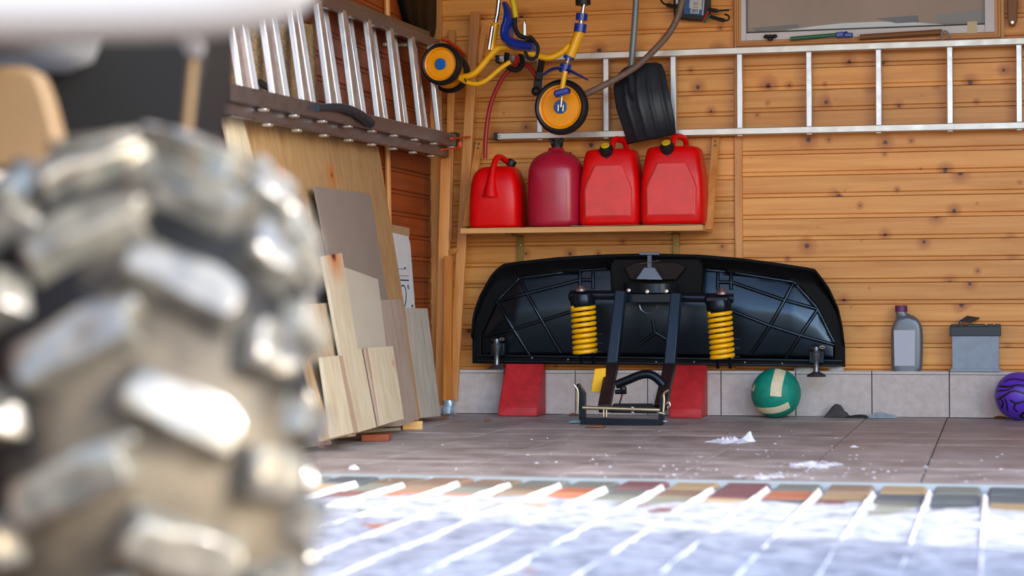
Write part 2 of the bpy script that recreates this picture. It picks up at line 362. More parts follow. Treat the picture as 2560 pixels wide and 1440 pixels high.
# ------------------------------------------------------------------ paving
PW, PD_, PJ = .1305, .20, .019
pavcol = [((104, 112, 106), (126, 130, 118)), ((74, 86, 94), (104, 112, 110)), ((164, 98, 74), (182, 124, 92)), ((104, 70, 76), (130, 96, 92)), ((176, 150, 108), (150, 136, 108)), ((112, 116, 100), (150, 116, 96))]
PAV = []
for i, (a, b) in enumerate(pavcol): PAV.append(M('paver_colour_%d' % i, a, .7, rgb2=b, scale=4, stretch=(1.2, 5, 1), bump=.3))
PAVMIX = M('paver_colour_mixed', (112, 112, 106), .75, rgb2=(160, 112, 88), scale=3, bump=.3)
pav = struct('pavement', MB().box((-4.5, -9.2, -.2), (4.5, THY-.02, -.012)), SNOWT)
pmesh = [slab('paver_%d' % i, PW-PJ, PD_-PJ*.6, .03, .006, mt) for i, mt in enumerate(PAV)]
cnt = 0; far = MB()
for j in range(30):
    for i in range(-32, 35):
        x = -.027 + PJ/2 + PW*i + (0 if j % 2 == 0 else 0); y = THY-.024 - PD_*(j+1)
        if -9.1 > y: continue
        vis = (-2.05-.02*j < x < .22) and j < 12
        if vis and cnt < 300 and j < 12 and x > -1.95 + j*.06:
            w_ = [4, 3, 2.2, 2.2, 2.4, 2.5] if j < 1 else [2.5, 2, 2.5, 1.5, 3, 2]
            inst('paver', random.choices(pmesh, w_)[0], pav, Vector((x, y, random.uniform(-.003, .0015))) - pav.location); cnt += 1
        elif abs(x) < 4.3:
            far.box((x, y, -.03), (x+PW-PJ, y+PD_-PJ*.6, -.001))
tag(far.build('paver_field', PAVMIX, pav, smooth=0, fix=False), kind='stuff')
# snow packed into the joints and trodden over the pavers
js = MB()
for i in range(-22, 12):
    x = -.027 + PW*i; n = 70; y0 = THY-.19 - (random.random()*.1)
    for k in range(n):
        ya, yb = y0-k*.045, y0-(k+1)*.045
        if ya < -6.3: break
        h = .0092+.003*noise.noise((x*9, ya*9, 3)); w = PJ*.36+.002+.004*noise.noise((x*5, ya*14, 8))
        js.add([(x-w, ya, -.006), (x, ya, h), (x+w, ya, -.006), (x-w, yb, -.006), (x, yb, h), (x+w, yb, -.006)], [[0, 1, 4, 3], [1, 2, 5, 4]])
tag(js.build('joint_snow', SNOW, fix=False, smooth=80), 'white snow packed into the long joints of the paving', 'snow', kind='stuff')
film = MB(); dx, dy = .014, .014; nx, ny = int(3.3/dx), int(2.95/dy)
for j in range(ny+1):
    for i in range(nx+1):
        x = -2.6+i*dx; y = -3.22-j*dy
        f1 = noise.fractal((x*6, y*6, .3), .8, 2.1, 5); f2 = noise.noise((x*20, y*30, 7.7))
        edge = min(1, max(0, (-y-3.44 + .13*noise.noise((x*5, y*3, 5)))/.26))
        film.v.append(Vector((x, y, -.022 + .0222*edge + .0060*f1*edge + .0028*f2 + .0055*max(0, min(1, (-y-3.55)/.5)))))
for j in range(ny):
    for i in range(nx):
        a = j*(nx+1)+i; film.f.append([a, a+nx+1, a+nx+2, a+1])
tag(film.build('trodden_snow', SNOWT, fix=False, smooth=180), 'thin patchy snow trodden over the coloured pavers', 'snow', kind='stuff')
# ------------------------------------------------------------------ quad bike: near wheel, mudguard, underside
WC = atD(368, 800, 1.98); WC.z = .308
qb = thing('quad_bike', (WC.x, WC.y, 0), 'quad bike with huge knobbly mud tyre and silver mudguard, blurred in the foreground', 'quad bike')
AX = (Matrix.Rotation(math.radians(7), 3, 'Z') @ _r).normalized()       # wheel axle
TN = AX.cross(Vector((0, 0, 1))).normalized()
def tyre_r(s):                                   # carcass radius at lateral offset s
    a = abs(s)
    return .298-.030*(a/.11)**2 if a < .11 else .268-.75*(a-.11)-14*(a-.11)**2
prof = []
for k in range(-20, 21):
    s = k/20*.156; prof.append((max(.17, tyre_r(s)), s))
prof = [(.165, -.1)]+prof+[(.165, .1)]
def wp(th, s, r): return WC + AX*s + (TN*math.cos(th)+Vector((0, 0, 1))*math.sin(th))*r
ty = MB(); n = 72; b = 0
for r, s in prof:
    for k in range(n): ty.v.append(wp(2*math.pi*k/n, s, r))
for i in range(len(prof)-1):
    for k in range(n): ty.f.append([i*n+k, i*n+(k+1) % n, (i+1)*n+(k+1) % n, (i+1)*n+k])
tyre = ty.build('tyre', TIRE, qb, smooth=60)
def lug(w, l, h, t):
    m = MB(); m.add([(-l/2, -w/2, -.012), (l/2, -w/2, -.012), (l/2, w/2, -.012), (-l/2, w/2, -.012), (-l/2+t, -w/2+t, h), (l/2-t, -w/2+t, h), (l/2-t, w/2-t, h), (-l/2+t, w/2-t, h)],
           [[0, 3, 2, 1], [4, 5, 6, 7], [0, 1, 5, 4], [1, 2, 6, 5], [2, 3, 7, 6], [3, 0, 4, 7]])
    bm = bmesh.new(); me = m.mesh('tread_lug', LUGM, smooth=0); bm.from_mesh(me); bmesh.ops.bevel(bm, geom=list(bm.edges), offset=.006, segments=2, affect='EDGES', profile=.6)
    bmesh.ops.subdivide_edges(bm, edges=list(bm.edges), cuts=3, use_grid_fill=True)
    for v in bm.verts:
        k = max(0, min(1, v.co.z/.012)); q = v.co*38 + Vector((l*90, w*70, 3)); v.co += Vector((noise.noise(q), noise.noise(q+Vector((9, 0, 0))), noise.noise(q+Vector((0, 9, 0)))))*.0062*k
    bm.to_mesh(me); bm.free()
    me.polygons.foreach_set('use_smooth', [True]*len(me.polygons)); return me
lm = [lug(.052, .112, .026, .006), lug(.052, .064, .025, .006), lug(.044, .054, .021, .006), lug(.022, .03, .016, .004)]
NR = 16
for k in range(NR):
    th0 = 2*math.pi*k/NR
    for s, da, sl, typ in ((-.044, 0, .42, 0), (.044, .5, -.42, 0), (-.116, .52, .15, 1), (.116, .02, -.15, 1), (-.146, .02, .1, 2), (.146, .52, -.1, 2), (0, .28, .9, 3)):
        th = th0 + da*2*math.pi/NR; r = tyre_r(s); e = .004
        dr = (tyre_r(s+e)-tyre_r(s-e))/(2*e)
        rad = TN*math.cos(th)+Vector((0, 0, 1))*math.sin(th); tan = (-TN*math.sin(th)+Vector((0, 0, 1))*math.cos(th))
        nrm = (rad - AX*dr).normalized(); lat = (AX - nrm*AX.dot(nrm)).normalized(); q = nrm.cross(lat)
        lx = lat*math.cos(sl) + q*math.sin(sl); ly = nrm.cross(lx)
        o = bpy.data.objects.new('tread_lug', lm[typ]); COL.objects.link(o); o.parent = tyre
        mt = Matrix((lx, ly, nrm)).transposed().to_4x4(); mt.translation = wp(th, s, r) - qb.matrix_basis.translation; o.matrix_basis = mt
rim = MB(); rr = [(.168, -.1), (.172, -.085), (.15, -.06), (.15, .06), (.172, .085), (.168, .1), (.1, .07), (.03, .06)]
for r, s in rr:
    for k in range(48): rim.v.append(wp(2*math.pi*k/48, s, r))
for i in range(len(rr)-1):
    for k in range(48): rim.f.append([i*48+k, i*48+(k+1) % 48, (i+1)*48+(k+1) % 48, (i+1)*48+k])
rim.build('rim', M('wheel_rim_black', (40, 42, 44), .4, .5), qb)
# mudguard: a thick rolled plastic flare above the tyre
fd = MB(); base = [( -260, 122), (0, 122), (250, 120), (470, 112), (600, 98), (690, 76), (750, 46), (785, 8), (800, -40)]
fpts = [atD(x, y, 1.72) for x, y in base]
sec = 10
for p in smoothpts(fpts, 5):
    for k in range(sec+1):
        a = k/sec; # roll under, up the face, and back over the top
        prof_ = [(0.10, .052), (.03, .016), (0, .004), (-.018, .012), (-.026, .035), (-.02, .06), (.0, .085), (.05, .105), (.14, .12), (.3, .14), (.42, .13)][k]
        fd.v.append(p + Vector((FW.x, FW.y, 0))*prof_[0] + Vector((0, 0, 1))*prof_[1])
m_ = sec+1
for i in range(len(fd.v)//m_-1):
    for k in range(sec): fd.f.append([i*m_+k, i*m_+k+1, (i+1)*m_+k+1, (i+1)*m_+k])
fo = fd.build('mudguard', FENDM, qb, smooth=70)
so_ = fo.modifiers.new('thick', 'SOLIDIFY'); so_.thickness = .006
MB().prism([atD(x, y, 2.75) for x, y in ((-420, -60), (520, -60), (520, 130), (492, 320), (430, 400), (-420, 400))], FW*.25).build('underbody', UNDER, qb, bevel=.01)
MB().prism([atD(x, y, 2.5) for x, y in ((-300, 160), (60, 165), (95, 180), (118, 240), (142, 330), (150, 420), (-300, 420))], FW*.06).build('side_panel', TANM, qb, bevel=.008)
MB().tube([atD(486, 90, 2.3), atD(478, 200, 2.3), atD(466, 330, 2.3)], .0058, 8).build('brake_line', TANM, qb)
MB().tube([atD(440, 40, 2.05), atD(478, 100, 2.2), atD(487, 120, 2.3)], .012, 8).build('hose_clip', FENDM, qb)
bd = Vector((WC.x, WC.y, 0)); RH = Vector((_r.x, _r.y, 0)); FH = Vector((FW.x, FW.y, 0)).normalized()
def qbox(r0, r1, f0, f1, z0, z1, name, mat, bev=.03):
    m = MB(); m.prism([bd+RH*a+FH*b+Vector((0, 0, z0)) for a, b in ((r0, f0), (r1, f0), (r1, f1), (r0, f1))], (0, 0, z1-z0)); return m.build(name, mat, qb, bevel=bev)
qbox(-.95, -.2, -.35, 1.25, .78, 1.0, 'added_body_bulk', FENDM, .05); qbox(-.85, -.3, -.2, .6, 1.0, 1.14, 'seat', BLK, .05)  # unseen upper body, added to block light from the left
# ------------------------------------------------------------------ long aluminium ladder hung on the back wall
def Yp(pts, Y): return [onY(x, y, Y) for x, y in pts]
lad = thing('ladder', onY(1240, 345, -.06), 'long bright aluminium ladder hung sideways on the back wall under the window', 'ladder')
rt = [onY(1250, 149, -.06), onY(2760, 97, -.06)]; rb_ = [onY(1246, 342, -.06), onY(2760, 310, -.06)]
for a, b in (rt, rb_):
    o = MB().bar(a, b, .05, .0285, up=(0, 0, 1)).build('rail', ALUW, lad, bevel=.003)
for a in (rt, rb_): MB().bar(a[0]-(a[1]-a[0]).normalized()*.014, a[0]+(a[1]-a[0]).normalized()*.004, .054, .032).build('end_cap', BLK, lad, bevel=.003)
for x in (1350, 1516, 1684, 1850, 2023, 2197, 2375, 2548):
    P0 = onY(x, 240, -.06); t = (P0.x-rt[0].x)/(rt[1].x-rt[0].x); zt = rt[0].z+(rt[1].z-rt[0].z)*t
    t = (P0.x-rb_[0].x)/(rb_[1].x-rb_[0].x); zb = rb_[0].z+(rb_[1].z-rb_[0].z)*t
    rg = MB().bar((P0.x, -.058, zb-.02), (P0.x, -.058, zt+.012), .03, .025, up=(1, 0, 0)); o = rg.build('rung', ALU, lad, bevel=.003)
for p in (onY(1250, 150, -.088), onY(1250, 341, -.088)): MB().lathe([(.006, 0), (.006, .004), (.003, .006)], p, (0, -1, 0), 12).build('rivet', SCREW, lad)
hk = MB().tube(Yp([(2419, 122), (2419, 100)], -.02), .0035, 8).build('screw_hook', SCREW); tag(hk, 'small steel pin hook holding the wall ladder below the window', 'hook')
# ------------------------------------------------------------------ folded ladder on the left wall
fla = thing('folding_ladder', onX(840, 330, -2.2), 'folded aluminium ladder lying sideways along the left wall above the boards', 'ladder')
def rail(p0, p1, w, h, mat=ALUR, name='rail'): return MB().bar(p0, p1, w, h).build(name, mat, fla, bevel=.003)
r1 = (onX(548, 226, -2.19), onX(1140, 352, -2.21)); r2 = (onX(505, 256, -2.21), onX(1115, 380, -2.25))
d = (r1[1]-r1[0]).normalized(); rail(r1[0], r1[1], .026, .052); rail(r2[0], r2[1], .026, .046)
u0 = onX(830, 2, -2.30); u1 = onX(1085, 100, -2.30); dd = (u1-u0)/(u1.y-u0.y)
ua = u0 + dd*(-2.85-u0.y); rail(ua, u0+dd*(-.28-u0.y), .026, .046)
ub = Vector((.05, 0, -.035)); rail(ua+ub+dd*.15, u0+dd*(-.3-u0.y)+ub, .026, .04)
def railpt(r, Y): return r[0]+(r[1]-r[0])*((Y-r[0].y)/(r[1].y-r[0].y))
for sec_, xs in ((0, (596, 679, 754, 824, 884, 946, 1001, 1054, 1101)), (1, (549, 635, 715, 782, 851, 912, 968, 1020, 1070))):
    for x in xs:
        Y = onX(x, 225+(x-540)*.213, -2.205 if sec_ == 0 else -2.23).y; lo = railpt(r1 if sec_ == 0 else (r1[0]+Vector((-.035, 0, 0)), r1[1]+Vector((-.035, 0, 0))), Y); hi = u0+dd*(Y-u0.y) + (ub if sec_ == 0 else Vector((.0, 0, 0)))
        rg = MB().bar(lo, hi, .024, .046, up=(0, 1, 0)); rg.build('rung', ALU, fla, bevel=.005)
for rr_ in (r1, r2):
    for k in range(9):
        p = railpt(rr_, -2.5+.28*k + (0 if rr_ is r1 else .1)) + Vector((.008, 0, -.033 if rr_ is r1 else -.031))
        if p.y < rr_[1].y-.05: MB().bar(p-Vector((0, .017, 0)), p+Vector((0, .017, 0)), .028, .009).build('rung_end', ALUW, fla, bevel=.003)
MB().bar(r1[0]-d*.012, r1[0]+d*.05, .032, .066).build('end_cap', BLK, fla, bevel=.004)
MB().bar(r1[1]-d*.05, r1[1]+d*.01, .03, .066).build('end_cap', BLK, fla, bevel=.004)
MB().bar(onX(556, 284, -2.22), onX(572, 282, -2.22), .03, .02).build('foot_pad', BLK, fla, bevel=.004)
MB().bar(onX(508, 252, -2.20), onX(516, 430, -2.18), .03, .05, up=(0, 1, 0)).build('stay_bar', ALUR, fla, bevel=.004)
MB().tube([onX(500, 255, -2.17), onX(520, 248, -2.17)], .008, 8).build('hinge_pin', CHROME, fla)
arc = [onX(x, y, -2.175) for x, y in ((792, 270), (830, 268), (865, 272), (900, 288), (925, 308))]
MB().tube(smoothpts(arc), [.014, .014, .0145, .0145, .015, .015, .015, .0155, .016]+[.019]*24, 10, sq=1.0).build('lifting_handle', M('navy_rubber_grip', (22, 40, 52), .5), fla) if False else None
hp = smoothpts(arc, 6); MB().tube(hp, [.012+.008*i/(len(hp)-1) for i in range(len(hp))], 10).build('lifting_handle', M('navy_rubber_grip', (22, 40, 52), .45), fla)
MB().bar(onX(648, 205, -2.30), onX(675, 222, -2.30), .01, .02).build('strap_end', BLKS, fla)
MB().bar(onX(960, 111, -2.31), onX(1016, 112, -2.31), .01, .012).build('tie_pin', ZINC, fla)
sg = [onX(1130, 345, -2.14), onX(1182, 340, -2.14)]
ors = thing('orange_strap', onX(1150, 380, -2.14), 'thin orange tie strap looped round the far end of the folded ladder', 'strap')
MB().tube([onX(1128, 346, -2.18), onX(1146, 345, -2.17), onY(1176, 342, -.09)], .004, 8, sq=2).build('loop', ORSTR, ors)
MB().tube([onX(1105, 374, -2.19), onX(1130, 371, -2.17), onX(1149, 368, -2.16), onX(1149, 355, -2.16)], .004, 8, sq=2).build('loop', ORSTR, ors)
os2 = MB().tube(smoothpts([onY(1104, 99, -.2), onY(1120, 103, -.16), onY(1142, 120, -.12), onY(1160, 140, -.05)]), .006, 8, sq=1.8).build('orange_strap', ORSTR)
tag(os2, 'orange strap end showing behind the tricycle rear wheel', 'strap')
# ------------------------------------------------------------------ boards leaning on the left wall (from the wall outwards)
def leaner(name, px, xb, k, th, mat, label, cat, group=None, bevel=.001):
    nrm = Vector((1, 0, k)).normalized()
    o = MB().prism([onL(x, y, xb, k) for x, y in px], -nrm*th).build(name, mat, bevel=bevel, smooth=0); return tag(o, label, cat, group)
leaner('particle_board', [(470, 60), (786, 60), (800, 330), (470, 330)], -2.335, 0, .015, OSB, 'flaky particle board on the left wall seen through the ladder rungs', 'board')
leaner('plywood_sheet', [(556, 284), (946, 366), (1012, 770), (1043, 1000), (1048, 1049), (700, 1130), (640, 700)], -2.115, .165, .01, PLY, 'big tan plywood sheet leaning under the folded ladder', 'board')
leaner('pale_batten', [(556, 282), (606, 292), (700, 640), (830, 1110), (760, 1120), (640, 620)], -2.095, .165, .012, PALE, 'pale batten down the near edge of the big plywood sheet', 'board')
wbx = thing('white_carton', onL(1010, 770, -2.22, .1), 'white flat carton with blue print standing behind the grey plank', 'carton')
cp = lambda x, y, e=0: onL(x, y, -2.215+e, .1)
MB().prism([cp(978, 581), (cp(1021, 591)), cp(1026, 610), cp(1040, 800), cp(990, 800)], Vector((-.03, 0, 0))).build('carton', WBOX, wbx, smooth=0)
def ink(pts, w=.0035): return MB().tube([cp(x, y, .0016) for x, y in pts], w/2, 6, sq=.4).build('print', INK, wbx, smooth=60)
ink([(1000, 700), (1022, 701)], .006); ink([(999, 689), (1022, 690)], .002); ink([(996, 672), (1010, 673)], .002); ink([(1011, 671), (1014, 670)], .008)
ink([(1004, 716), (1007, 713), (1011, 715), (1014, 722), (1016, 735), (1015, 752), (1012, 766)], .006)
ink([(1019, 712), (1020, 722)], .003); ink([(1021.5, 712), (1022.5, 724)], .003); ink([(1030, 762), (1031, 768)], .01)
leaner('brown_carton_flap', [(975, 560), (1024, 570), (1024, 592), (975, 584)], -2.235, .1, .01, CARDB, 'torn brown cardboard edge showing above the white carton', 'cardboard')
leaner('grey_cardboard', [(748, 606), (905, 600), (905, 800), (748, 800)], -2.088, .165, .004, CARD, 'grey cardboard sheet low behind the tall pale plank', 'cardboard')
leaner('grey_cardboard', [(785, 465), (926, 485), (972, 760), (978, 800), (840, 800), (822, 650)], -2.080, .165, .005, CARD, 'grey cardboard sheet with a fold, leaning highest on the plywood', 'cardboard')
leaner('cardboard_fold', [(815, 606), (943, 612), (943, 613.5), (815, 607.5)], -2.0785, .165, .002, M('cardboard_crease', (164, 150, 138), .7), 'pale crease across the tall grey cardboard sheet', 'cardboard') if False else None
leaner('pinkish_board', [(900, 752), (1003, 748), (1046, 1048), (1000, 1066), (930, 1066)], -2.060, .14, .012, PINK, 'pinkish brown board between the beige panel and the grey plank', 'board')
leaner('board_edge_strip', [(1003, 748), (1008, 750), (1052, 1046), (1045, 1048)], -2.062, .14, .014, PLY, 'narrow tan strip along the edge of the pinkish board', 'board')
leaner('grey_plank', [(1012, 770), (1069, 771), (1102, 1040), (1006, 1050), (1020, 900)], -2.16, .125, .018, GREYPL, 'wide grey weathered plank standing nearest the back corner', 'plank')
leaner('veneer_panel', [(764, 760), (826, 757), (866, 900), (890, 1090), (806, 1100), (760, 870)], -2.045, .18, .010, wood('veneer', (178, 160, 132), (156, 136, 108), 2, kscale=1.2, rough=.6, tone=.03), 'brownish veneer panel leaning beside the big tyre', 'board')
leaner('beige_panel', [(862, 668), (945, 698), (948, 720), (966, 868), (895, 874), (880, 800)], -2.035, .17, .008, MDF, 'beige fibreboard piece with a slanted top edge', 'board')
pl1 = leaner('tall_plank', [(808, 640), (855, 632), (895, 872), (913, 871), (949, 1066), (895, 1081), (853, 885)], -2.016, .19, .012, PALE, 'tall narrow pale plank standing highest of the floorboards', 'plank')
for px, lb in (([(803, 893), (846, 889), (884, 1082), (832, 1095)], 'pale floorboard nearest the big tyre, knot halfway up'),
               ([(921, 869), (969, 866), (1003, 1049), (952, 1064)], 'pale floorboard at the corner end of the low row')):
    leaner('floorboard', px, -2.002, .19, .011, PALE, lb, 'plank', 'pale floorboards in the low row')
for px in ([(853, 880), (862, 880), (898, 1080), (886, 1082)], [(913, 871), (921, 869), (953, 1064), (948, 1066)], [(969, 866), (975, 866), (1007, 1048), (1003, 1050)]):
    pass
leaner('floorboard', [(969, 866), (982, 865), (1010, 1047), (1003, 1050)], -2.003, .19, .010, PALE, 'thin end strip of floorboard beside the pinkish board', 'plank', 'pale floorboards in the low row')
leaner('tongue_strip', [(912, 871), (922, 869), (954, 1064), (949, 1066)], -2.0035, .19, .008, BROWNST, 'brown joint strip between the two right-hand low floorboards', 'strip', 'brown joint strips')
leaner('tongue_strip', [(846, 889), (856, 888), (896, 1081), (884, 1083)], -2.0028, .19, .008, BROWNST, 'brown joint strip between the left-hand low floorboards', 'strip', 'brown joint strips')
leaner('edge_lath', [(755, 866), (764, 864), (832, 1096), (806, 1104)], -2.012, .19, .012, wood('lath', (210, 180, 130), (186, 150, 100), 2, knots=False), 'thin yellowish lath on edge beside the big tyre', 'lath')
def block(name, px, z0, h, dep, mat, label):
    a = onZ(px[0][0], px[0][1], z0); b = onZ(px[1][0], px[1][1], z0); n_ = Vector((-(b-a).y, (b-a).x, 0)).normalized()
    if n_.y < 0: n_ = -n_
    return tag(MB().prism([a, b, b+Vector((0, 0, h)), a+Vector((0, 0, h))], n_*dep).build(name, mat, bevel=.002), label, 'wood block')
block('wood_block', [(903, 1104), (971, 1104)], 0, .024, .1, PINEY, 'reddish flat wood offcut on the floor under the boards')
block('wood_block', [(1006, 1075), (1057, 1074)], 0, .032, .08, wood('yellow_block', (226, 178, 102), (206, 150, 76), 0, knots=False), 'yellow wood block on the floor at the end of the boards')
block('wood_wedge', [(905, 1083), (1003, 1076)], 0, .012, .05, MDF, 'thin beige offcut lying between the two wood blocks')
# ------------------------------------------------------------------ laths standing in the corner
def stick(name, top, bot, w, dpt, mat, label, Yt, Yb, cat='lath'):
    a = onY(*top, Yt); b = onY(*bot, Yb)
    return tag(MB().bar(b, a, w, dpt, up=(0, -1, 0)).build(name, mat, bevel=.002, smooth=0), label, cat)
struct('trim_3', MB().box((WL-.005, -.02, LEDZ), (WL+.05, .004, 2.88)), TRIMZ, bevel=.003)
tg = stick('corner_lath', (1116, 396), (1101, 1012), .044, .03, PINEZ, 'upright pine lath in the corner right of the left wall', -.18, -.2)
stick('leaning_lath', (1189, 30), (1132, 1000), .040, .026, PINEZ, 'long pine lath leaning across the corner from the shelf end upward', -.06, -.145)
stick('short_lath', (1212, 62), (1197, 160), .024, .02, PINEZ, 'short lath end behind the seat post of the tricycle', -.03, -.05)
stick('dowel_lath', (1130, 76), (1122, 600), .03, .02, PINEZ, 'thin lath standing between the corner and the long leaning lath', -.03, -.06)
ol = thing('orange_lath', onZ(1120, 1036, 0), 'dark orange lath with its foot wrapped in clear foil', 'lath')
MB().bar(onY(1119, 1030, -.262), onY(1122, 640, -.232), .034, .02, up=(0, -1, 0)).build('lath', wood('orange_lath_wood', (222, 140, 50), (196, 108, 28), 2, knots=False), ol)
fw = MB(); fc = onY(1120, 1020, -.262)
for k in range(7): fw.v += []
fw.loft([(fc.x+random.uniform(-.003, .003), fc.y, fc.z-.022+.009*k, .023+random.uniform(-.004, .004), .018, 2.4) for k in range(7)], 14)
fw.tube([fc+Vector((.015, -.01, -.01)), fc+Vector((.04, -.02, -.024))], [.008, .004], 6); fw.build('foil_wrap', FOIL, ol)
tag(MB().tube([onY(1138, 625, -.14), onY(1120, 634, -.2)], .013, 10).build('dowel_end', PINEZ), 'round dowel end between the two corner laths', 'dowel')
tag(MB().tube([onX(968, 360, WL+.012), onX(974, 650, WL+.012)], .012, 8).build('quarter_round', TRIMZ), 'thin rounded strip upright on the dark left wall below the ladder', 'strip')
tag(MB().tube([onX(966, -40, WL+.012), onX(969, 60, WL+.012)], .012, 8).build('quarter_round', TRIMZ), 'rounded strip end on the left wall above the ladder', 'strip')
# black shovel blade hung high in the corner
bs = MB(); cols = 14; rows = 12
for j in range(rows+1):
    v = j/rows
    xl = lerp([(0, 985), (.5, 1000), (.8, 1012), (1, 1050)], v); xr = lerp([(0, 1122), (.5, 1112), (.85, 1100), (1, 1086)], v); y = -70+v*162
    for i in range(cols+1):
        u = i/cols; bs.v.append(onX(xl+(xr-xl)*u, y+ (10*math.sin(math.pi*u)), -2.348 + .022*math.sin(math.pi*u) + .006*abs(math.sin(u*math.pi*4))))
for j in range(rows):
    for i in range(cols): a = j*(cols+1)+i; bs.f.append([a, a+1, a+cols+2, a+cols+1])
o = bs.build('black_scoop', HOUS, smooth=80); sm = o.modifiers.new('thick', 'SOLIDIFY'); sm.thickness = .006; tag(o, 'black ribbed plastic scoop hanging high in the corner above the folded ladder', 'shovel')
# ------------------------------------------------------------------ window
wn = struct('window_1', MB().box((onY(1858, 60, 0).x, -.004, onY(1858, 92, 0).z), (onY(2472, 60, 0).x, .015, 2.3)), GLASSB, smooth=0)
x0, x1 = onY(1836, 60, -.03).x, onY(2510, 60, -.03).x; zb = onY(1836, 124, -.03).z
fx0, fx1, fz = onY(1852, 60, -.03).x, onY(2487, 60, -.03).x, onY(1852, 103, -.03).z
px0, px1, pz = onY(1866, 60, -.02).x, onY(2462, 60, -.02).x, onY(1866, 84, -.02).z
def wpart(name, lo, hi, mat, bev=.002): return MB().box(lo, hi).build(name, mat, wn, bevel=bev)
TOPZ = 2.25
for i, (a, b, yf) in enumerate(((0, .34, -.030), (.36, .64, -.036), (.66, 1, -.030))):
    wpart('casing_strip', (x0+(fx0-x0)*a, yf, zb+(fz-zb)*a), (x0+(fx0-x0)*b, 0, TOPZ), TRIMZ, .001)
    wpart('casing_strip', (x1-(x1-fx1)*b, yf, zb+(fz-zb)*a), (x1-(x1-fx1)*a, 0, TOPZ), TRIMZ, .001)
    wpart('casing_strip', (x0+(fx0-x0)*a, yf+.0005, zb+(fz-zb)*a), (x1-(x1-fx1)*a, 0, zb+(fz-zb)*b), TRIMW, .001)
wpart('frame', (fx0, -.034, fz), (px0, 0, TOPZ), WHITEP); wpart('frame', (px1, -.034, fz), (fx1, 0, TOPZ), WHITEP); wpart('frame', (px0, -.034, fz), (px1, 0, pz), WHITEP)
wpart('gasket', (px0, -.026, pz), (px1, -.004, pz+.006), BLK, 0); wpart('gasket', (px0, -.026, pz), (px0+.004, -.004, TOPZ), M('grey_gasket', (120, 116, 110), .6), 0)
wpart('pane', (px0, -.022, pz), (px1, -.018, TOPZ), GLASS, 0)
wst = M('pale_reflection', (216, 224, 224), .5)
arcp = Yp([(1930, 83), (1975, 74), (2040, 65), (2106, 58), (2198, 54), (2290, 56), (2365, 62), (2402, 66), (2402, 74), (2240, 80), (2000, 88)], -.008)
MB().prism(arcp, (0, .003, 0)).build('reflected_arc', wst, wn, smooth=0)  # white arc reflected in the pane, put in as a solid piece
MB().prism(Yp([(1880, 70), (1995, 60), (1998, 68), (1890, 80)], -.009), (0, .003, 0)).build('reflection_strip', M('grey_reflection', (112, 104, 98), .7), wn, smooth=0)  # this strip and the next two stand for reflections in the pane
MB().prism(Yp([(2190, 46), (2295, 38), (2297, 55), (2240, 58)], -.009), (0, .003, 0)).build('reflection_strip', M('grey_reflection_dark', (104, 100, 98), .7), wn, smooth=0)
MB().prism(Yp([(2340, 38), (2462, 22), (2462, 62), (2345, 58)], -.009), (0, .003, 0)).build('reflection_strip', M('grey_reflection_pale', (134, 128, 120), .7), wn, smooth=0)
MB().prism(Yp([(2418, 54), (2443, 53), (2443, 83), (2418, 84)], -.036), (0, .002, 0)).build('tape_piece', TAPE, wn, smooth=0)
# things on the sill of the window
kn = thing('clamp_knob', onY(1926, 101, -.05), 'black three-lobed clamp knob on the left of the window sill', 'knob')
MB().bar(onY(1926, 101, -.05), onY(1926, 95, -.05), .022, .022, up=(0, 1, 0)).build('stem', BLK, kn, bevel=.003)
c = onY(1926, 91, -.05); kb = MB()
for k in range(-1, 2): kb.sphere(c+Vector((k*.017, 0, 0)), .0105, 12, 8, (1.1, 1, .8))
kb.build('lobes', BLK, kn)
gt = thing('green_wand', onY(2060, 97, -.05), 'green tube with a blue valve lying on the window sill', 'tube')
MB().tube(Yp([(1976, 97), (2093, 87)], -.048), mpx(5, onY(2030, 90, -.05)), 12).build('tube', GRNT, gt)
vb = MB(); vb.bar(onY(2090, 88, -.05), onY(2110, 86, -.05), .02, .022, up=(0, 0, 1)); vb.bar(onY(2110, 88, -.05), onY(2132, 88, -.05), .022, .017); vb.sphere(onY(2115, 83, -.05), .008)
vb.build('valve', BLU, gt, bevel=.003)
stk = thing('wooden_stick', onY(2250, 92, -.05), 'round wooden stick with a braided loop on the window sill', 'stick')
MB().tube(Yp([(2150, 93), (2355, 80)], -.05), mpx(7, onY(2200, 90, -.05)), 12).build('stick', LEATH, stk)
MB().tube(smoothpts(Yp([(2358, 106), (2353, 92), (2357, 79), (2367, 79), (2374, 92), (2369, 106)], -.062)), .0035, 8).build('cord_loop', M('braided_cord', (150, 150, 156), .7, var=.5, scale=150), stk)
hs = thing('hanging_strap', onY(2531, 66, -.03), 'brown wooden handle end hanging at the top right of the wall', 'handle')
MB().prism(Yp([(2519, -40), (2546, -40), (2543, 50), (2537, 65), (2526, 65), (2519, 52)], -.045), (0, .02, 0)).build('handle', LEATH, hs, bevel=.004)
MB().lathe([(.006, 0), (.006, .003)], onY(2531, 56, -.045), (0, -1, 0), 10).build('rivet', SCREW, hs)
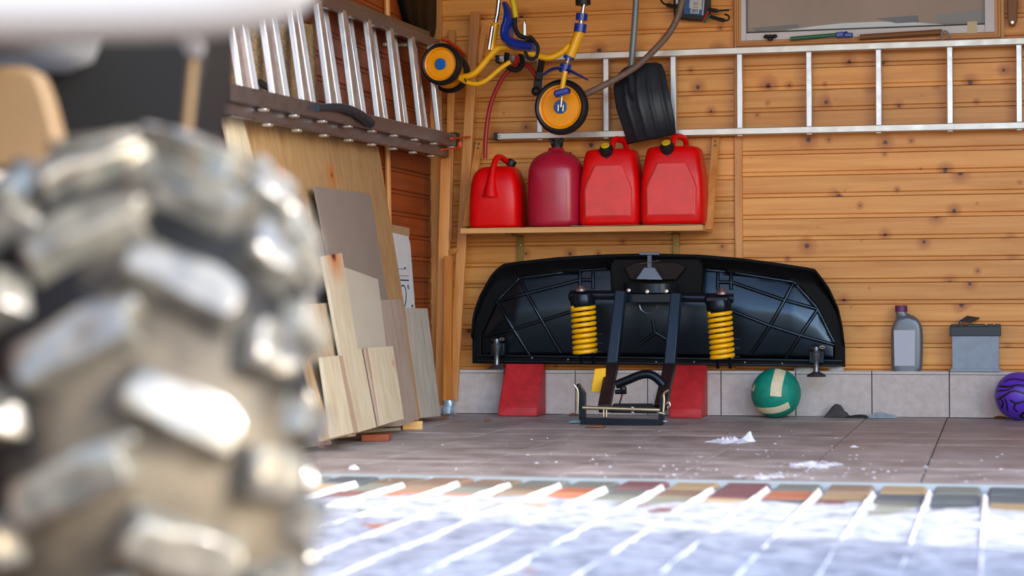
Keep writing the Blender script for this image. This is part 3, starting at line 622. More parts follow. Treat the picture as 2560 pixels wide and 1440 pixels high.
# ------------------------------------------------------------------ shelf with fuel cans
SY = -.29
s0, s1 = onY(1150, 577, SY), onY(1757, 573, SY); SZ = onY(1400, 567, SY).z; ST = mpx(14, s0)
shf = thing('shelf', (s0.x, 0, SZ-ST), 'wooden wall shelf on brass strips and side straps, above the snow plough', 'shelf')
MB().box((s0.x, SY, SZ-ST), (s1.x, -.02, SZ)).build('board', wood('shelf_board', (216, 160, 98), (196, 136, 72), 0, knots=False), shf, bevel=.002)
MB().prism([Vector((s1.x, SY, SZ-ST)), Vector((s1.x, SY, SZ)), Vector((s1.x+.05, -.2, SZ)), Vector((s1.x+.05, -.02, SZ)), Vector((s1.x, -.02, SZ))], (0, 0, -.006)).build('end_lip', TRIMW, shf) if False else None
for x in (1300, 1690):
    a = onY(x, 600, -.02); zt = SZ-ST; b = onY(x+4, 662, -.02)
    o = MB().bar((a.x, -.014, b.z-.03), (a.x, -.014, zt), .027, .006, up=(0, -1, 0)).build('bracket', BRASS, shf, bevel=.001)
    MB().bar((a.x, -.02, zt-.003), (a.x, SY+.06, zt-.003), .027, .006).build('bracket_arm', BRASS, shf, bevel=.001)
    MB().lathe([(.007, 0), (.006, .003), (.003, .005)], onY(x+1, 613 if x < 1500 else 610, -.018), (0, -1, 0), 12).build('screw', SCREW, o)
for tp, bt_, yb in (((1199, 352), (1166, 566), -.2), ((1790, 344), (1772, 574), -.2)):
    a = onY(*tp, -.02); b = onY(*bt_, yb)
    o = MB().bar(b, a, .032, .008, up=(0, -1, .6)).build('side_strap', PINEZ, shf, bevel=.001)
    for f_ in (.04, .09): MB().lathe([(.006, 0), (.005, .003)], a+(b-a)*f_+Vector((0, -.006, .0)), (0, -1, .5), 10).build('screw', SCREW, o)
cs = MB(); q = [onY(x, 566, SY-.006) for x in (1428, 1500, 1560, 1630, 1690, 1752)]
for i in range(5):
    z = SZ+.002; cs.add([(q[i].x, SY-.012+.01*(i % 2), z-.002*(i % 2)), (q[i+1].x, SY-.012+.01*((i+1) % 2), z-.002*((i+1) % 2)), (q[i+1].x, -.05, z+.001), (q[i].x, -.05, z+.001)], [[0, 1, 2, 3]])
o = cs.build('cardboard_mat', CARDB, smooth=0); o.modifiers.new('thick', 'SOLIDIFY').thickness = .002; tag(o, 'thin ragged cardboard sheet on the shelf under the two big red cans', 'cardboard')
def scoord(px, py, Y=-.25): return onY(px, py, Y)
def can_big(x0, x1, ytop, ybot, label, grp, spx, hy):
    # 20 litre can: tapering body with a raised front panel, bridge handle, tilted black spout with a yellow cap
    Yc = -.175; A = scoord(x0, ybot); B = scoord(x1, ybot); cx = (A.x+B.x)/2; w = (B.x-A.x)/2; zb = SZ+.004; zt = scoord(x0, ytop).z; H = zt-zb
    t = thing('fuel_can', (cx, Yc, SZ+.001), label, 'fuel can', grp); dp = .10
    prof = [(0, .90, .88), (.015, .96, .95), (.05, 1, 1), (.4, .995, 1), (.62, .955, .97), (.8, .88, .9), (.9, .855, .84), (.955, .825, .78), (.985, .76, .70), (1, .62, .56)]
    body = MB().loft([(cx, Yc, zb+H*h, w*a, dp*b, 6 if h < .9 else 4.5) for h, a, b in prof], 48).build('body', RED, t, smooth=35)
    fy = Yc-dp; pp = [(-.80, .10), (.80, .10), (.82, .46), (.74, .56), (.47, .80), (-.47, .80), (-.74, .56), (-.82, .46)]
    def fr(u, h, e): 
        s_ = lerp([(p[0], p[2]) for p in prof], h); return Vector((cx+u*w*.97, Yc-dp*s_-e, zb+H*h))
    n = len(pp); pn = MB(); inn = .93
    pn.add([fr(u, h, -.002) for u, h in pp]+[fr(u*inn, .45+(h-.45)*inn, .006) for u, h in pp], [[i, (i+1) % n, n+(i+1) % n, n+i] for i in range(n)]+[list(range(n, 2*n))])
    pn.build('front_panel', REDP, t, smooth=0, bevel=.003)
    sc = scoord(spx, hy, -.25); hz = zt
    MB().tube(smoothpts([(sc.x+.012, Yc-.055, hz-.012), (sc.x+.016, Yc-.035, hz+.034), (sc.x+.03, Yc+.0, hz+.043), (sc.x+.05, Yc+.05, hz+.03), (sc.x+.05, Yc+.075, hz-.03)], 6), .0125, 12, sq=.9).build('handle', RED, t)
    base = Vector((sc.x-.004, Yc-.062, hz-.026)); ax = Vector((-.10, -.62, .78)).normalized()
    sp = MB().lathe([(.030, -.03), (.031, .0), (.026, .006), (.0285, .012), (.0285, .034), (.024, .036), (.023, .045), (.019, .046)], base, ax, 28).build('spout_collar', BLK, t, smooth=35)
    MB().lathe([(.0185, .043), (.0185, .050), (.016, .052)], base, ax, 24).build('cap', YCAP, sp, smooth=35)
    return t
can_big(1447, 1599, 373, 560, 'big red fuel can with yellow cap, beside the crimson jug', 'big red fuel cans on the shelf', 1520, 365)
can_big(1600, 1762, 366, 557, 'big red fuel can with yellow cap, last on the shelf towards the window side', 'big red fuel cans on the shelf', 1672, 360)
# crimson jug
A = scoord(1313, 566, -.27); B = scoord(1448, 566, -.27); cx = (A.x+B.x)/2; w = (B.x-A.x)/2; Yc = -.185; zt = scoord(1380, 374, -.25).z; H = zt-SZ-.002
jg = thing('crimson_jug', (cx, Yc, SZ+.001), 'crimson round-shouldered fuel jug with a black screw neck', 'fuel jug')
prof = [(0, .80), (.012, .90), (.04, .975), (.08, .99), (.3, 1), (.62, 1), (.74, .985), (.82, .93), (.89, .82), (.94, .66), (.975, .46), (.99, .33), (1, .30), (1.035, .27)]
MB().loft([(cx, Yc, SZ+.002+H*h, w*a, .105*a, 2.7 if h < .85 else 2.3) for h, a in prof], 48).build('body', CRIM, jg, smooth=50)
nk = MB().lathe([(.023, 0), (.023, .012), (.026, .014), (.025, .030), (.028, .032), (.029, .042), (.02, .044)], (cx+.004, Yc, zt+.008), (0, 0, 1), 20)
nk.build('neck_fitting', BLK, jg, smooth=30)
for k in (-1, 1): MB().bar((cx+.004+k*.012, Yc-.02, zt+.028), (cx+.004+k*.03, Yc-.02, zt+.05), .012, .014, up=(0, -1, 0)).build('wing', BLK, jg, bevel=.002)
pk = MB().tube([onY(1427, 382, -.03), onY(1420, 384, -.05)], .004, 8).build('wall_peg', BLK); tag(pk, 'small black peg in the wall behind the crimson jug', 'peg')
# small red can, turned a little
A = scoord(1168, 566, -.26); B = scoord(1312, 566, -.22); cx = (A.x+B.x)/2-.008; w = (B.x-A.x)/2; Yc = -.165; H = scoord(1240, 415, -.25).z-SZ
sc_ = thing('fuel_can', (cx, Yc, SZ+.001), 'small red fuel can with a sloping top handle, at the corner end of the shelf', 'fuel can')
prof = [(0, .9, .9, 0), (.02, .97, .97, 0), (.06, 1, 1, 0), (.5, .985, 1, 0), (.72, .93, .96, -.0), (.86, .84, .88, .0), (.94, .74, .76, .004), (.985, .6, .58, .008), (1, .44, .4, .01)]
MB().loft([(cx+d_, Yc, SZ+.002+H*h, w*a*.93, .105*b, 5) for h, a, b, d_ in prof], 44).build('body', RED, sc_, smooth=38)
hp_ = [scoord(1227, 492, -.262), scoord(1228, 462, -.262), scoord(1232, 425, -.255), scoord(1240, 398, -.23), scoord(1250, 393, -.18), scoord(1268, 404, -.12), scoord(1280, 418, -.09)]
MB().tube(smoothpts(hp_, 6), [max(.0125, .036-.0021*i) for i in range(6*(len(hp_)-1)+1)], 14).build('handle', RED, sc_)
MB().lathe([(.02, -.01), (.02, .012), (.014, .016)], scoord(1278, 408, -.12), (.5, .1, .85), 16).build('spout_cap', BLK, sc_)
# ------------------------------------------------------------------ snow plough
PY = -.128                                            # blade base plane
out_top = [(1182, 842), (1185, 800), (1190, 775), (1205, 735), (1230, 690), (1245, 673), (1262, 660), (1300, 654), (1400, 643), (1520, 636), (1625, 634), (1750, 637), (1850, 645), (1950, 658), (2020, 669), (2040, 673), (2053, 690), (2075, 720), (2098, 770), (2108, 815), (2113, 860)]
ot = [(onY(x, y, PY).x, onY(x, y, PY).z) for x, y in out_top]
xa, xb = ot[0][0], ot[-1][0]; zba = onY(1187, 908, PY).z; zbb = onY(2113, 917, PY).z
ztop = lambda x: lerp(ot, x)
zbot = lambda x: zba+(zbb-zba)*(x-xa)/(xb-xa)
inner = [(1205, 840), (1243, 753), (1300, 695), (1400, 682), (1518, 671), (1640, 668), (1760, 673), (1870, 686), (1985, 705), (2045, 772), (2085, 862)]
it = [(onY(x, y, PY).x, onY(x, y, PY).z) for x, y in inner]
def bul(x, z):                                       # how far the blade back bulges out at (x, z)
    zi = lerp(it, x); zb = zbot(x)+.035
    if x < it[0][0] or x > it[-1][0] or z >= zi or z <= zb: return 0
    s = (z-zb)/max(1e-4, zi-zb); e = min(1, min(x-it[0][0], it[-1][0]-x)/.16)
    return .004 + .036*e*(math.sin(math.pi/2*min(1, s/.58))**.9 if s < .58 else 1-((s-.58)/.42)**1.2)
def bs_(px, py, e=0):
    p = onY(px, py, PY)
    for _ in range(3): p = onY(px, py, PY-bul(p.x, p.z))
    return p + Vector((0, -e, 0))
plw = thing('snow_plough', (onY(1630, 900, -.3).x, -.3, 0), 'black plastic snow plough blade with yellow springs, stored upright against the back wall', 'snow plough')
bl = MB(); NC, NV = 150, 40
xs = [xa+(xb-xa)*(.5-.5*math.cos(math.pi*(.04+.92*i/NC)))/1 for i in range(NC+1)]; lo_, hi_ = xs[0], xs[-1]; xs = [xa+(xb-xa)*(x-lo_)/(hi_-lo_) for x in xs]
for x in xs:
    for j in range(NV+1):
        z = zbot(x)+(ztop(x)-zbot(x))*j/NV; bl.v.append(Vector((x, PY-bul(x, z)-.03*max(0, (j/NV-.84)/.16)**1.5, z)))
rimm = MB(); rimm.v = list(bl.v)
for i in range(NC):
    for j in range(NV):
        a = i*(NV+1)+j; c4 = [bl.v[k] for k in (a, a+NV+1, a+NV+2, a+1)]; mx = sum(p.x for p in c4)/4; mz = sum(p.z for p in c4)/4
        outside = mx < it[0][0] or mx > it[-1][0] or mz > lerp(it, mx) or mz < zbot(mx)+.035
        (rimm if outside else bl).f.append([a, a+NV+1, a+NV+2, a+1])
def prune(m):
    used = sorted({i for f in m.f for i in f}); mp = {k: i for i, k in enumerate(used)}; m.v = [m.v[k] for k in used]; m.f = [[mp[i] for i in f] for f in m.f]
prune(bl); prune(rimm)
rmo = rimm.build('blade_edge', HOUS, plw, smooth=50); sm = rmo.modifiers.new('thick', 'SOLIDIFY'); sm.thickness = .008; sm.offset = -1
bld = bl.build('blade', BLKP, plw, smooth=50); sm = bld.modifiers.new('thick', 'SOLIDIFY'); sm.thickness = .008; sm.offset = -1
ribs = [[(1300, 695), (1450, 676), (1518, 671)], [(1300, 695), (1243, 753)], [(1243, 753), (1450, 700), (1483, 700)], [(1300, 695), (1320, 738), (1355, 800), (1402, 882)], [(1243, 755), (1285, 825), (1325, 888)],
        [(1205, 842), (1285, 823), (1425, 780)], [(1450, 674), (1450, 722)], [(1483, 671), (1483, 722)],
        [(1760, 674), (1825, 680), (1985, 705)], [(1985, 705), (2045, 772)], [(2045, 773), (1960, 750), (1830, 706), (1795, 705)], [(1985, 705), (1962, 750), (1925, 815), (1880, 882)], [(2045, 773), (2000, 840), (1962, 900)],
        [(2085, 862), (2000, 838), (1925, 814), (1832, 778)], [(1795, 674), (1795, 724)], [(1828, 680), (1828, 724)], [(2045, 775), (2085, 855)], [(1640, 832), (1690, 862)], [(1640, 832), (1600, 860)], [(1638, 832), (1632, 800)]]
for r in ribs:
    pts = []
    for (a, b), (c, d) in zip(r, r[1:]):
        n = max(4, int(math.hypot(c-a, d-b)/10))
        pts += [bs_(a+(c-a)*k/n, b+(d-b)*k/n, .004) for k in range(n)]
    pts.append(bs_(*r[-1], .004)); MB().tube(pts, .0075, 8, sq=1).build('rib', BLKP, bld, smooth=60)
for yl, yr, e in ((886, 900, .012), (900, 912, .006)):
    MB().bar(onY(1190, yl+2, PY-e), onY(2108, yr+2, PY-e), .02, .009).build('wear_bar', BLKM, bld, bevel=.002)
for x, y in ((1330, 893), (1420, 897), (1640, 903), (1735, 903), (1862, 904), (1955, 907)): MB().lathe([(.005, 0), (.005, .005), (.002, .007)], onY(x, y+2, PY-.018), (0, -1, 0), 8).build('bolt', STEELD, bld)
for x, y, x2, y2 in ((1193, 787, 1214, 785), (2078, 802, 2103, 805)): MB().tube([onY(x, y, PY-.006), onY(x2, y2, PY-.006)], .002, 6).build('slot_clip', STEELD, bld)
# pivot head
MB().prism(Yp([(1524, 662), (1535, 646), (1745, 646), (1758, 664), (1756, 735), (1528, 735)], -.235), (0, .10, 0)).build('pivot_housing', HOUS, plw, bevel=.006)
MB().prism(Yp([(1560, 668), (1590, 655), (1690, 655), (1715, 668), (1690, 700), (1575, 700)], -.262), (0, .02, 0)).build('pivot_cover', M('brown_reflection_black', (30, 20, 18), .5, spec=.15), plw, bevel=.004)  # brown reflection on the black pivot put into this colour
hd = MB().bar(onY(1624, 700, -.285), onY(1624, 634, -.255), .019, .012, up=(0, -1, 0)); hd.bar(onY(1599, 634, -.26), onY(1649, 634, -.26), .02, .012); hd.build('lock_handle', M('blue_grey_steel', (96, 106, 118), .35, .5), plw, bevel=.002)
fan = MB().prism([onY(1610, 669, -.28), onY(1636, 669, -.28), onY(1656, 699, -.30), onY(1590, 698, -.30)], (0, .01, 0)); fan.build('lock_plate', M('blue_grey_steel_plate', (150, 168, 186), .32, .6), plw, bevel=.002)
tp = MB(); cxp = onY(1625, 715, -.32)
for k in range(17):
    u = k/8-1; p0 = onY(1625+67*u, 707-3*(1-u*u)+ 4*(1-u*u), -.315-.05*(1-u*u)); p1 = onY(1625+67*u, 733, -.315-.05*(1-u*u)); tp.v += [p0, p1, p0+Vector((0, .03, 0)), p1+Vector((0, .03, 0))]
for k in range(16): a = k*4; tp.f += [[a, a+1, a+5, a+4], [a+2, a+6, a+7, a+3], [a, a+4, a+6, a+2], [a+1, a+3, a+7, a+5]]
tp.f += [[0, 2, 3, 1], [64, 65, 67, 66]]
tpo = tp.build('turntable', BLKM, plw, bevel=.002)
for x, y, u in ((1572, 726, -.8), (1618, 729, -.1), (1666, 728, .62)): MB().lathe([(.0085, 0), (.008, .004), (.004, .006)], onY(x, y, -.317-.05*(1-u*u)), (0, -1, .1), 12).build('bolt', M('bright_bolt', (220, 214, 200), .3, .6), tpo)
for x, r in ((1603, 20), (1640, 20)): pass
MB().tube(smoothpts(Yp([(1598, 762), (1604, 776), (1620, 783), (1637, 776), (1644, 762)], -.31)), .0035, 8).build('lifting_ring', STEELD, plw)
MB().tube(Yp([(1598, 660), (1648, 652)], -.27), .002, 6).build('split_pin', ZINC, plw)
# cross tube and springs
MB().tube(Yp([(1426, 738), (1545, 738)], -.36), mpx(12, onY(1480, 740, -.36)), 16).build('cross_tube', BLKM, plw)
MB().tube(Yp([(1695, 743), (1834, 746)], -.36), mpx(12, onY(1480, 740, -.36)), 16).build('cross_tube', BLKM, plw)
MB().prism(Yp([(1545, 734), (1700, 734), (1700, 757), (1545, 757)], -.352), (0, .04, 0)).build('cross_plate', BLKM, plw, bevel=.003)
for sx, sy, ex, ey in ((1458, 768, 1463, 880), (1799, 782, 1806, 892)):
    a = onY(sx, sy, -.385); b = onY(ex, ey, -.385); R_ = mpx(27, a); tr = mpx(5.3, a); ax = (b-a).normalized(); x_ = ax.orthogonal().normalized(); y_ = ax.cross(x_)
    pts = [a+ax*((b-a).length*max(0, min(1, (k/24-.6)/8.3))) + (x_*math.cos(k*2*math.pi/24)+y_*math.sin(k*2*math.pi/24))*R_ for k in range(int(24*9.6))]
    MB().tube(pts, tr, 8).build('spring', SPR, plw, smooth=180)
    MB().lathe([(R_*.55, -.01), (R_*.55, (b-a).length*.5)], a, ax, 20).build('damper_rod', M('damper_dark_steel', (40, 42, 46), .4, .3), plw)  # plain dark rod inside the spring
    cup = a-ax*.004; MB().lathe([(R_*1.12, -.045), (R_*1.18, -.03), (R_*1.18, -.012), (R_*1.05, .004), (R_*.9, .008)], cup, ax, 28).build('spring_cup', BLKM, plw)
    tq = onY(sx-6, 742 if sx < 1600 else 750, -.37); MB().bar(tq-Vector((.05, 0, 0)), tq+Vector((.05, 0, 0)), .045, .04).build('tube_end_block', BLKM, plw, bevel=.012)
    MB().lathe([(.024, 0), (.024, .004), (.019, .012), (.010, .014), (.010, .02)], onY(sx-6 if sx < 1600 else sx+6, 726 if sx < 1600 else 734, -.38), (0, -.25, 1), 18).build('top_bolt', M('reddish_washer', (134, 110, 112), .3, .6), plw)
    for s_ in (-1, 1): MB().bar(b+Vector((s_*.025, .02, -.005)), b+Vector((s_*.025, .05, -.045)), .012, .012).build('spring_foot', BLKM, plw)
    for dz in (0, 22, 44): MB().tube(Yp([(ex+30, ey-25+dz-20), (ex+44, ey-24+dz-20)], PY-.08), .0022, 6).build('slot_clip', STEELD, plw)
# push arms down to the mount on the floor
for top, mid, bot in (((1552, 736), (1531, 912), (1511, 1018)), ((1691, 742), (1675, 914), (1652, 1014))):
    a, b, c = onY(*top, -.42), onY(*mid, -.50), onY(*bot, -.74)
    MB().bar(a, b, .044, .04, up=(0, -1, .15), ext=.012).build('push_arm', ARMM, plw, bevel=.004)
    MB().bar(b, c, .046, .036, up=(0, -1, .5), ext=.012).build('push_arm_foot', M('black_arm_foot', (30, 26, 30), .4), plw, bevel=.004)
MB().tube(smoothpts(Yp([(1540, 962), (1570, 950), (1600, 938), (1622, 936), (1640, 944), (1660, 963)], -.64)), mpx(11, onY(1600, 940, -.64)), 14).build('arched_brace', BLKM, plw)
MB().prism(Yp([(1487, 922), (1514, 920), (1513, 950), (1506, 981), (1477, 981), (1482, 950)], -.60), (0, .012, 0)).build('yellow_tab', SPR, plw, bevel=.002)
MB().tube(Yp([(1538, 980), (1566, 980)], -.66), .009, 10).build('latch_pin', BLKM, plw); MB().sphere(onY(1558, 972, -.67), .014, 8, 6).build('latch', BLK, plw)
MB().tube(Yp([(1556, 985), (1548, 1012)], -.68), .0035, 6).build('latch_cord', M('dark_red_cord', (70, 20, 24), .6), plw)
BY = -.80
fb0, fb1 = onY(1452, 1054, BY), onY(1648, 1058, BY)
MB().bar(fb0, fb1, .02, mpx(20, fb0)).build('mount_bar', BLKM, plw, bevel=.002)
MB().prism(Yp([(1447, 1050), (1461, 1050), (1461, 985), (1455, 972), (1445, 959), (1440, 961), (1447, 985)], BY), (0, .04, 0)).build('mount_side', BLKM, plw, bevel=.002)
MB().prism(Yp([(1645, 1062), (1657, 1062), (1660, 1000), (1656, 985), (1650, 985), (1648, 1000)], BY), (0, .04, 0)).build('mount_side', BLKM, plw, bevel=.002)
MB().tube(Yp([(1457, 1019), (1650, 1025)], BY-.012), mpx(5, fb0), 12).build('mount_rod', ZINC, plw)
for x in (1509, 1516): MB().tube(Yp([(x, 1024), (x, 1042)], BY-.016), .0035, 8).build('rod_lug', ZINC, plw)
MB().prism(Yp([(1524, 1022), (1534, 1009), (1630, 1009), (1642, 1022), (1642, 1034), (1524, 1032)], BY+.06), (0, .012, 0)).build('hook_plate', BLKM, plw, bevel=.002)
for x, y in ((1580, 1018), (1581, 1031)): MB().sphere(onY(x, y, BY-.02), .005, 10, 6, (1.6, 1, .8)).build('stud', CHROME, plw)
MB().tube(smoothpts(Yp([(1435, 962), (1444, 976), (1445, 1000), (1444, 1027)], BY-.01)), .0045, 8).build('lever', ZINC, plw)
MB().tube(smoothpts(Yp([(1672, 975), (1660, 984), (1660, 1000), (1658, 1030)], BY-.01)), .0045, 8).build('lever', ZINC, plw)
MB().tube(Yp([(1648, 1032), (1662, 1035)], BY-.01), .005, 8).build('lever_bolt', ZINC, plw); MB().tube(Yp([(1652, 1053), (1668, 1054)], BY+.01), .0035, 8).build('lever_bolt', CHROME, plw)
MB().tube(smoothpts(Yp([(1665, 1010), (1672, 1006), (1675, 1014), (1668, 1020)], BY)), .004, 8).build('clip', ZINC, plw)
# skid shoes
for x, y0, y1 in ((1243, 846, 924), (2042, 866, 942)):
    t_ = onY(x, y0, -.20); b_ = onY(x-1, y1, -.20); h = (t_-b_).length
    MB().lathe([(.038, 0), (.04, .003), (.036, .008), (.014, .02), (.011, .03), (.011, h*.55), (.016, h*.62), (.02, h*.78), (.014, h*.85), (.012, h*.98), (.008, h)], b_, (0, 0, 1), 24).build('skid_shoe', STEELD, plw, smooth=35)
    MB().bar(b_+Vector((0, .03, h*.45)), b_+Vector((0, .03, h*.85)), .06, .04, up=(0, 1, 0)).build('shoe_bracket', BLKM, plw, bevel=.003)
    MB().tube([t_+Vector((-.022, -.004, -.006)), t_+Vector((.03, -.004, -.006))], .0024, 6).build('cotter_pin', CHROME, plw)
    MB().tube([t_+Vector((.022+.009*math.cos(k/10*2*math.pi), -.004, -.003+.005*math.sin(k/10*2*math.pi))) for k in range(10)], .002, 6, closed=True).build('pin_ring', ZINC, plw)
# ------------------------------------------------------------------ red wedges, balls, bottle, battery
def wedge(x0, x1, label):
    a = onZ(x0, 1035, 0).x; yt = -.27
    A = onY(x0, 1034, yt).x; B = onY(x1, 1036, yt).x; zt = .214
    pr_ = [(yt, 0), (yt, .034), (-.135, zt), (-.106, zt), (-.106, 0)]
    o = MB().prism([Vector((A, y, z)) for y, z in pr_], (B-A, 0, 0)).build('wheel_wedge', WEDGE, bevel=.004); return tag(o, label, 'wedge', 'red wheel wedges under the plough')
wedge(1245, 1343, 'scuffed red wheel wedge under the corner-side end of the plough blade')
wedge(1672, 1755, 'scuffed red wheel wedge under the plough blade near the teal ball')
bc = onY(1940, 980, -.21); br = mpx(62, bc); bc.z = br
vb_ = thing('volleyball', (bc.x, bc.y, 0), 'worn teal volleyball with cream panels on the tiles by the ledge', 'ball')
MB().sphere(bc, br, 40, 28).build('skin', TEAL, vb_, smooth=180)
def strip(c, R, pts, w, name, mat, par):
    # band lying on the sphere along photo points
    P = []
    for x, y in pts:
        d = ray(x, y); q = CAM-c; A_ = d.dot(d); B_ = 2*d.dot(q); C_ = q.dot(q)-R*R; D_ = B_*B_-4*A_*C_
        tt = (-B_-math.sqrt(max(0, D_)))/(2*A_); P.append((CAM+d*tt-c).normalized())
    P = [p.normalized() for p in smoothpts(P, 5)]; m = MB(); k = len(P); ws = w if isinstance(w, list) else [w]*k
    for i, p in enumerate(P):
        t = (P[min(i+1, k-1)]-P[max(i-1, 0)]).normalized(); s_ = p.cross(t).normalized(); hw = lerp([(j/(len(ws)-1), ws[j]) for j in range(len(ws))], i/(k-1))/2
        for u in (-1, -.5, 0, .5, 1): m.v.append(c+(p*R+s_*hw*u).normalized()*(R+.0012))
    for i in range(k-1):
        for u in range(4): a = i*5+u; m.f.append([a, a+1, a+6, a+5])
    m.build(name, mat, par, smooth=180)
strip(bc, br, [(1952, 924), (1946, 945), (1941, 968), (1939, 991)], .045, 'panel', CREAM, vb_)
strip(bc, br, [(1885, 1021), (1915, 1027), (1945, 1024), (1973, 1012)], .034, 'panel', CREAM, vb_)
strip(bc, br, [(1880, 965), (1884, 975), (1887, 962)], .012, 'panel', CREAM, vb_)
pc = onY(2548, 990, -.22); prr = mpx(60, pc); pc.z = prr+.001
pb = thing('playground_ball', (pc.x, pc.y, 0), 'purple rubber ball with black zebra stripes at the right edge', 'ball')
MB().sphere(pc, prr, 40, 28).build('skin', PURP, pb, smooth=180)
for pts, w in (([(2510, 955), (2530, 948), (2560, 952), (2590, 965)], .006), ([(2498, 966), (2520, 967), (2545, 963), (2570, 968)], .008), ([(2492, 978), (2515, 976), (2535, 968)], .005), ([(2493, 1000), (2510, 990), (2530, 978), (2550, 980), (2575, 990)], .008), ([(2500, 995), (2508, 1006), (2505, 1022)], .007), ([(2512, 996), (2517, 1008), (2520, 1028)], .006), ([(2525, 1000), (2540, 1008), (2560, 1004), (2580, 1010)], .007), ([(2540, 1008), (2535, 1020), (2545, 1030)], .006), ([(2495, 1003), (2500, 1012)], .006), ([(2560, 1030), (2552, 1040), (2565, 1045)], .012)):
    strip(pc, prr, pts, w, 'stripe', STRIPEK, pb)
# oil bottle
oc = onY(2267, 927, -.055); zb = LEDZ; sx = mpx(1, oc)
ob = thing('oil_bottle', (oc.x, -.055, LEDZ), 'grey oil bottle with a plum screw cap on the tiled ledge', 'bottle')
rings = []
for py, l, r in ((927, 2236, 2298), (924, 2231, 2303), (915, 2229, 2306), (880, 2228, 2307), (840, 2228, 2307), (822, 2229, 2306), (812, 2232, 2304), (803, 2237, 2299), (796, 2240, 2294), (789, 2241, 2284), (785, 2240, 2272), (781, 2240, 2266), (778, 2240, 2265)):
    a = onY(l, py, -.055); b = onY(r, py, -.055); rings.append(((a.x+b.x)/2, -.055, max(LEDZ, LEDZ+(a.z-onY(2267, 927, -.055).z)), (b.x-a.x)/2, .033 if py > 790 else .02, 4.5 if py > 800 else 3))
MB().loft(rings, 36).build('body', OILG, ob, smooth=45)
a = onY(2253, 779, -.055); MB().lathe([(.0245, 0), (.0245, .024), (.022, .0265)], (a.x, -.055, rings[-1][2]-.002), (0, 0, 1), 24).build('cap', PURC, ob, smooth=35)
MB().lathe([(.0225, -.004), (.0225, .001)], (a.x, -.055, rings[-1][2]-.001), (0, 0, 1), 24).build('neck_ring', OILL, ob, smooth=35)
MB().prism([p+Vector((0, 0, 0)) for p in Yp([(2236, 915), (2287, 915), (2288, 825), (2234, 825)], -.0895)], (0, .003, 0)).build('label', OILL, ob, bevel=.001)
# battery
b0, b1 = onY(2376, 932, -.11), onY(2502, 932, -.11); zl = onY(2376, 838, -.11).z; zt = onY(2376, 812, -.11).z; dz = LEDZ-b0.z
bt_ = thing('car_battery', ((b0.x+b1.x)/2, -.06, LEDZ), 'grey car battery with a dark lid on the tiled ledge', 'battery')
MB().box((b0.x+.006, -.108, LEDZ), (b1.x-.006, -.006, zl)).build('case', BATB, bt_, bevel=.003)
MB().box((b0.x, -.114, LEDZ), (b1.x, -.004, LEDZ+.012)).build('foot_rim', BATB, bt_, bevel=.002)
MB().box((b0.x-.002, -.113, zl-.004), (b1.x+.002, -.003, zt-.006)).build('lid', BATL, bt_, bevel=.003)
for a, b in ((2377, 2392), (2395, 2410), (2418, 2462), (2468, 2484), (2487, 2502)): MB().box((onY(a, 815, -.1).x, -.105, zt-.012), (onY(b, 815, -.1).x, -.02, zt+.002)).build('lid_block', BATL, bt_, bevel=.003)
MB().tube([onY(2397, 812, -.05), onY(2398, 803, -.05), onY(2402, 800, -.05)], .002, 6).build('hinge_wire', BLK, bt_)
MB().prism([onY(2398, 803, -.07), onY(2424, 806, -.07), onY(2449, 794, -.02), onY(2418, 789, -.02)], (0, 0, -.004)).build('open_flap', BATL, bt_)
# ------------------------------------------------------------------ tricycle hung on the wall
TY = -.36
trk = thing('tricycle', onY(1404, 338, TY), 'yellow child tricycle with orange disc wheels and blue seat, hung on the wall', 'tricycle')
def wheel(px, py, rp, Y, hubr, name='wheel'):
    c = onY(px, py, Y); R_ = mpx(rp, c); t = R_*.17
    ax = Vector((.10, 1, .02)).normalized()
    prof = [(R_-t*1.25, -.020), (R_-t*.7, -.024), (R_-t*.2, -.016), (R_, 0), (R_-t*.2, .016), (R_-t*.7, .024), (R_-t*1.25, .020)]
    w_ = MB().lathe(prof, c, ax, 56, cap=False).build(name, BLK, trk, smooth=50)
    dr = R_-t*1.1
    MB().lathe([(.006, -.014), (dr*.84, -.012), (dr*.87, -.0085), (dr*.90, -.017), (dr*.98, -.020), (dr, -.012), (dr, .012), (dr*.9, .016), (.006, .012)], c, ax, 56).build('disc', ORG, w_, smooth=25)
    MB().lathe([(hubr*R_, -.012), (hubr*R_, -.020), (hubr*R_*.9, -.022)], c, ax, 28).build('hub_cap', BLU2, w_, smooth=35); return c
wheel(1126, 182, 51, -.30, .27)
wheel(1105, 161, 53, -.47, .27)
fc_ = wheel(1404, 268, 70, TY, .24)
def tb(pts, rp, mat, name, Y=TY, par=None, k=6, n=12): 
    P = Yp(pts, Y); return MB().tube(smoothpts(P, k) if len(P) > 2 else P, mpx(rp, P[0]), n).build(name, mat, par or trk, smooth=60)
tb([(1424, 112), (1408, 128), (1385, 141), (1366, 144), (1340, 138), (1310, 128), (1285, 121), (1262, 118), (1243, 122), (1228, 136), (1208, 160), (1190, 180), (1172, 190), (1150, 193)], 8.5, YEL, 'main_tube')
tb([(1276, 154), (1250, 172), (1222, 196), (1204, 207), (1186, 210), (1166, 205), (1148, 196)], 6, YEL, 'rear_tube', TY-.04)
tb([(1152, 193), (1120, 176)], 5, YEL, 'axle', -.38); 
MB().tube([onY(1126, 180, -.31), onY(1108, 163, -.45)], .008, 10).build('rear_axle', CHROME, trk)
tb([(1163, 201), (1165, 200)], 5, BLK, 'bolt', TY-.06)
tb([(1239, 60), (1227, 126)], 9.5, YEL, 'seat_post', TY-.01); tb([(1231, 66), (1222, 124)], 5, CHROME, 'chrome_stay', TY-.03)
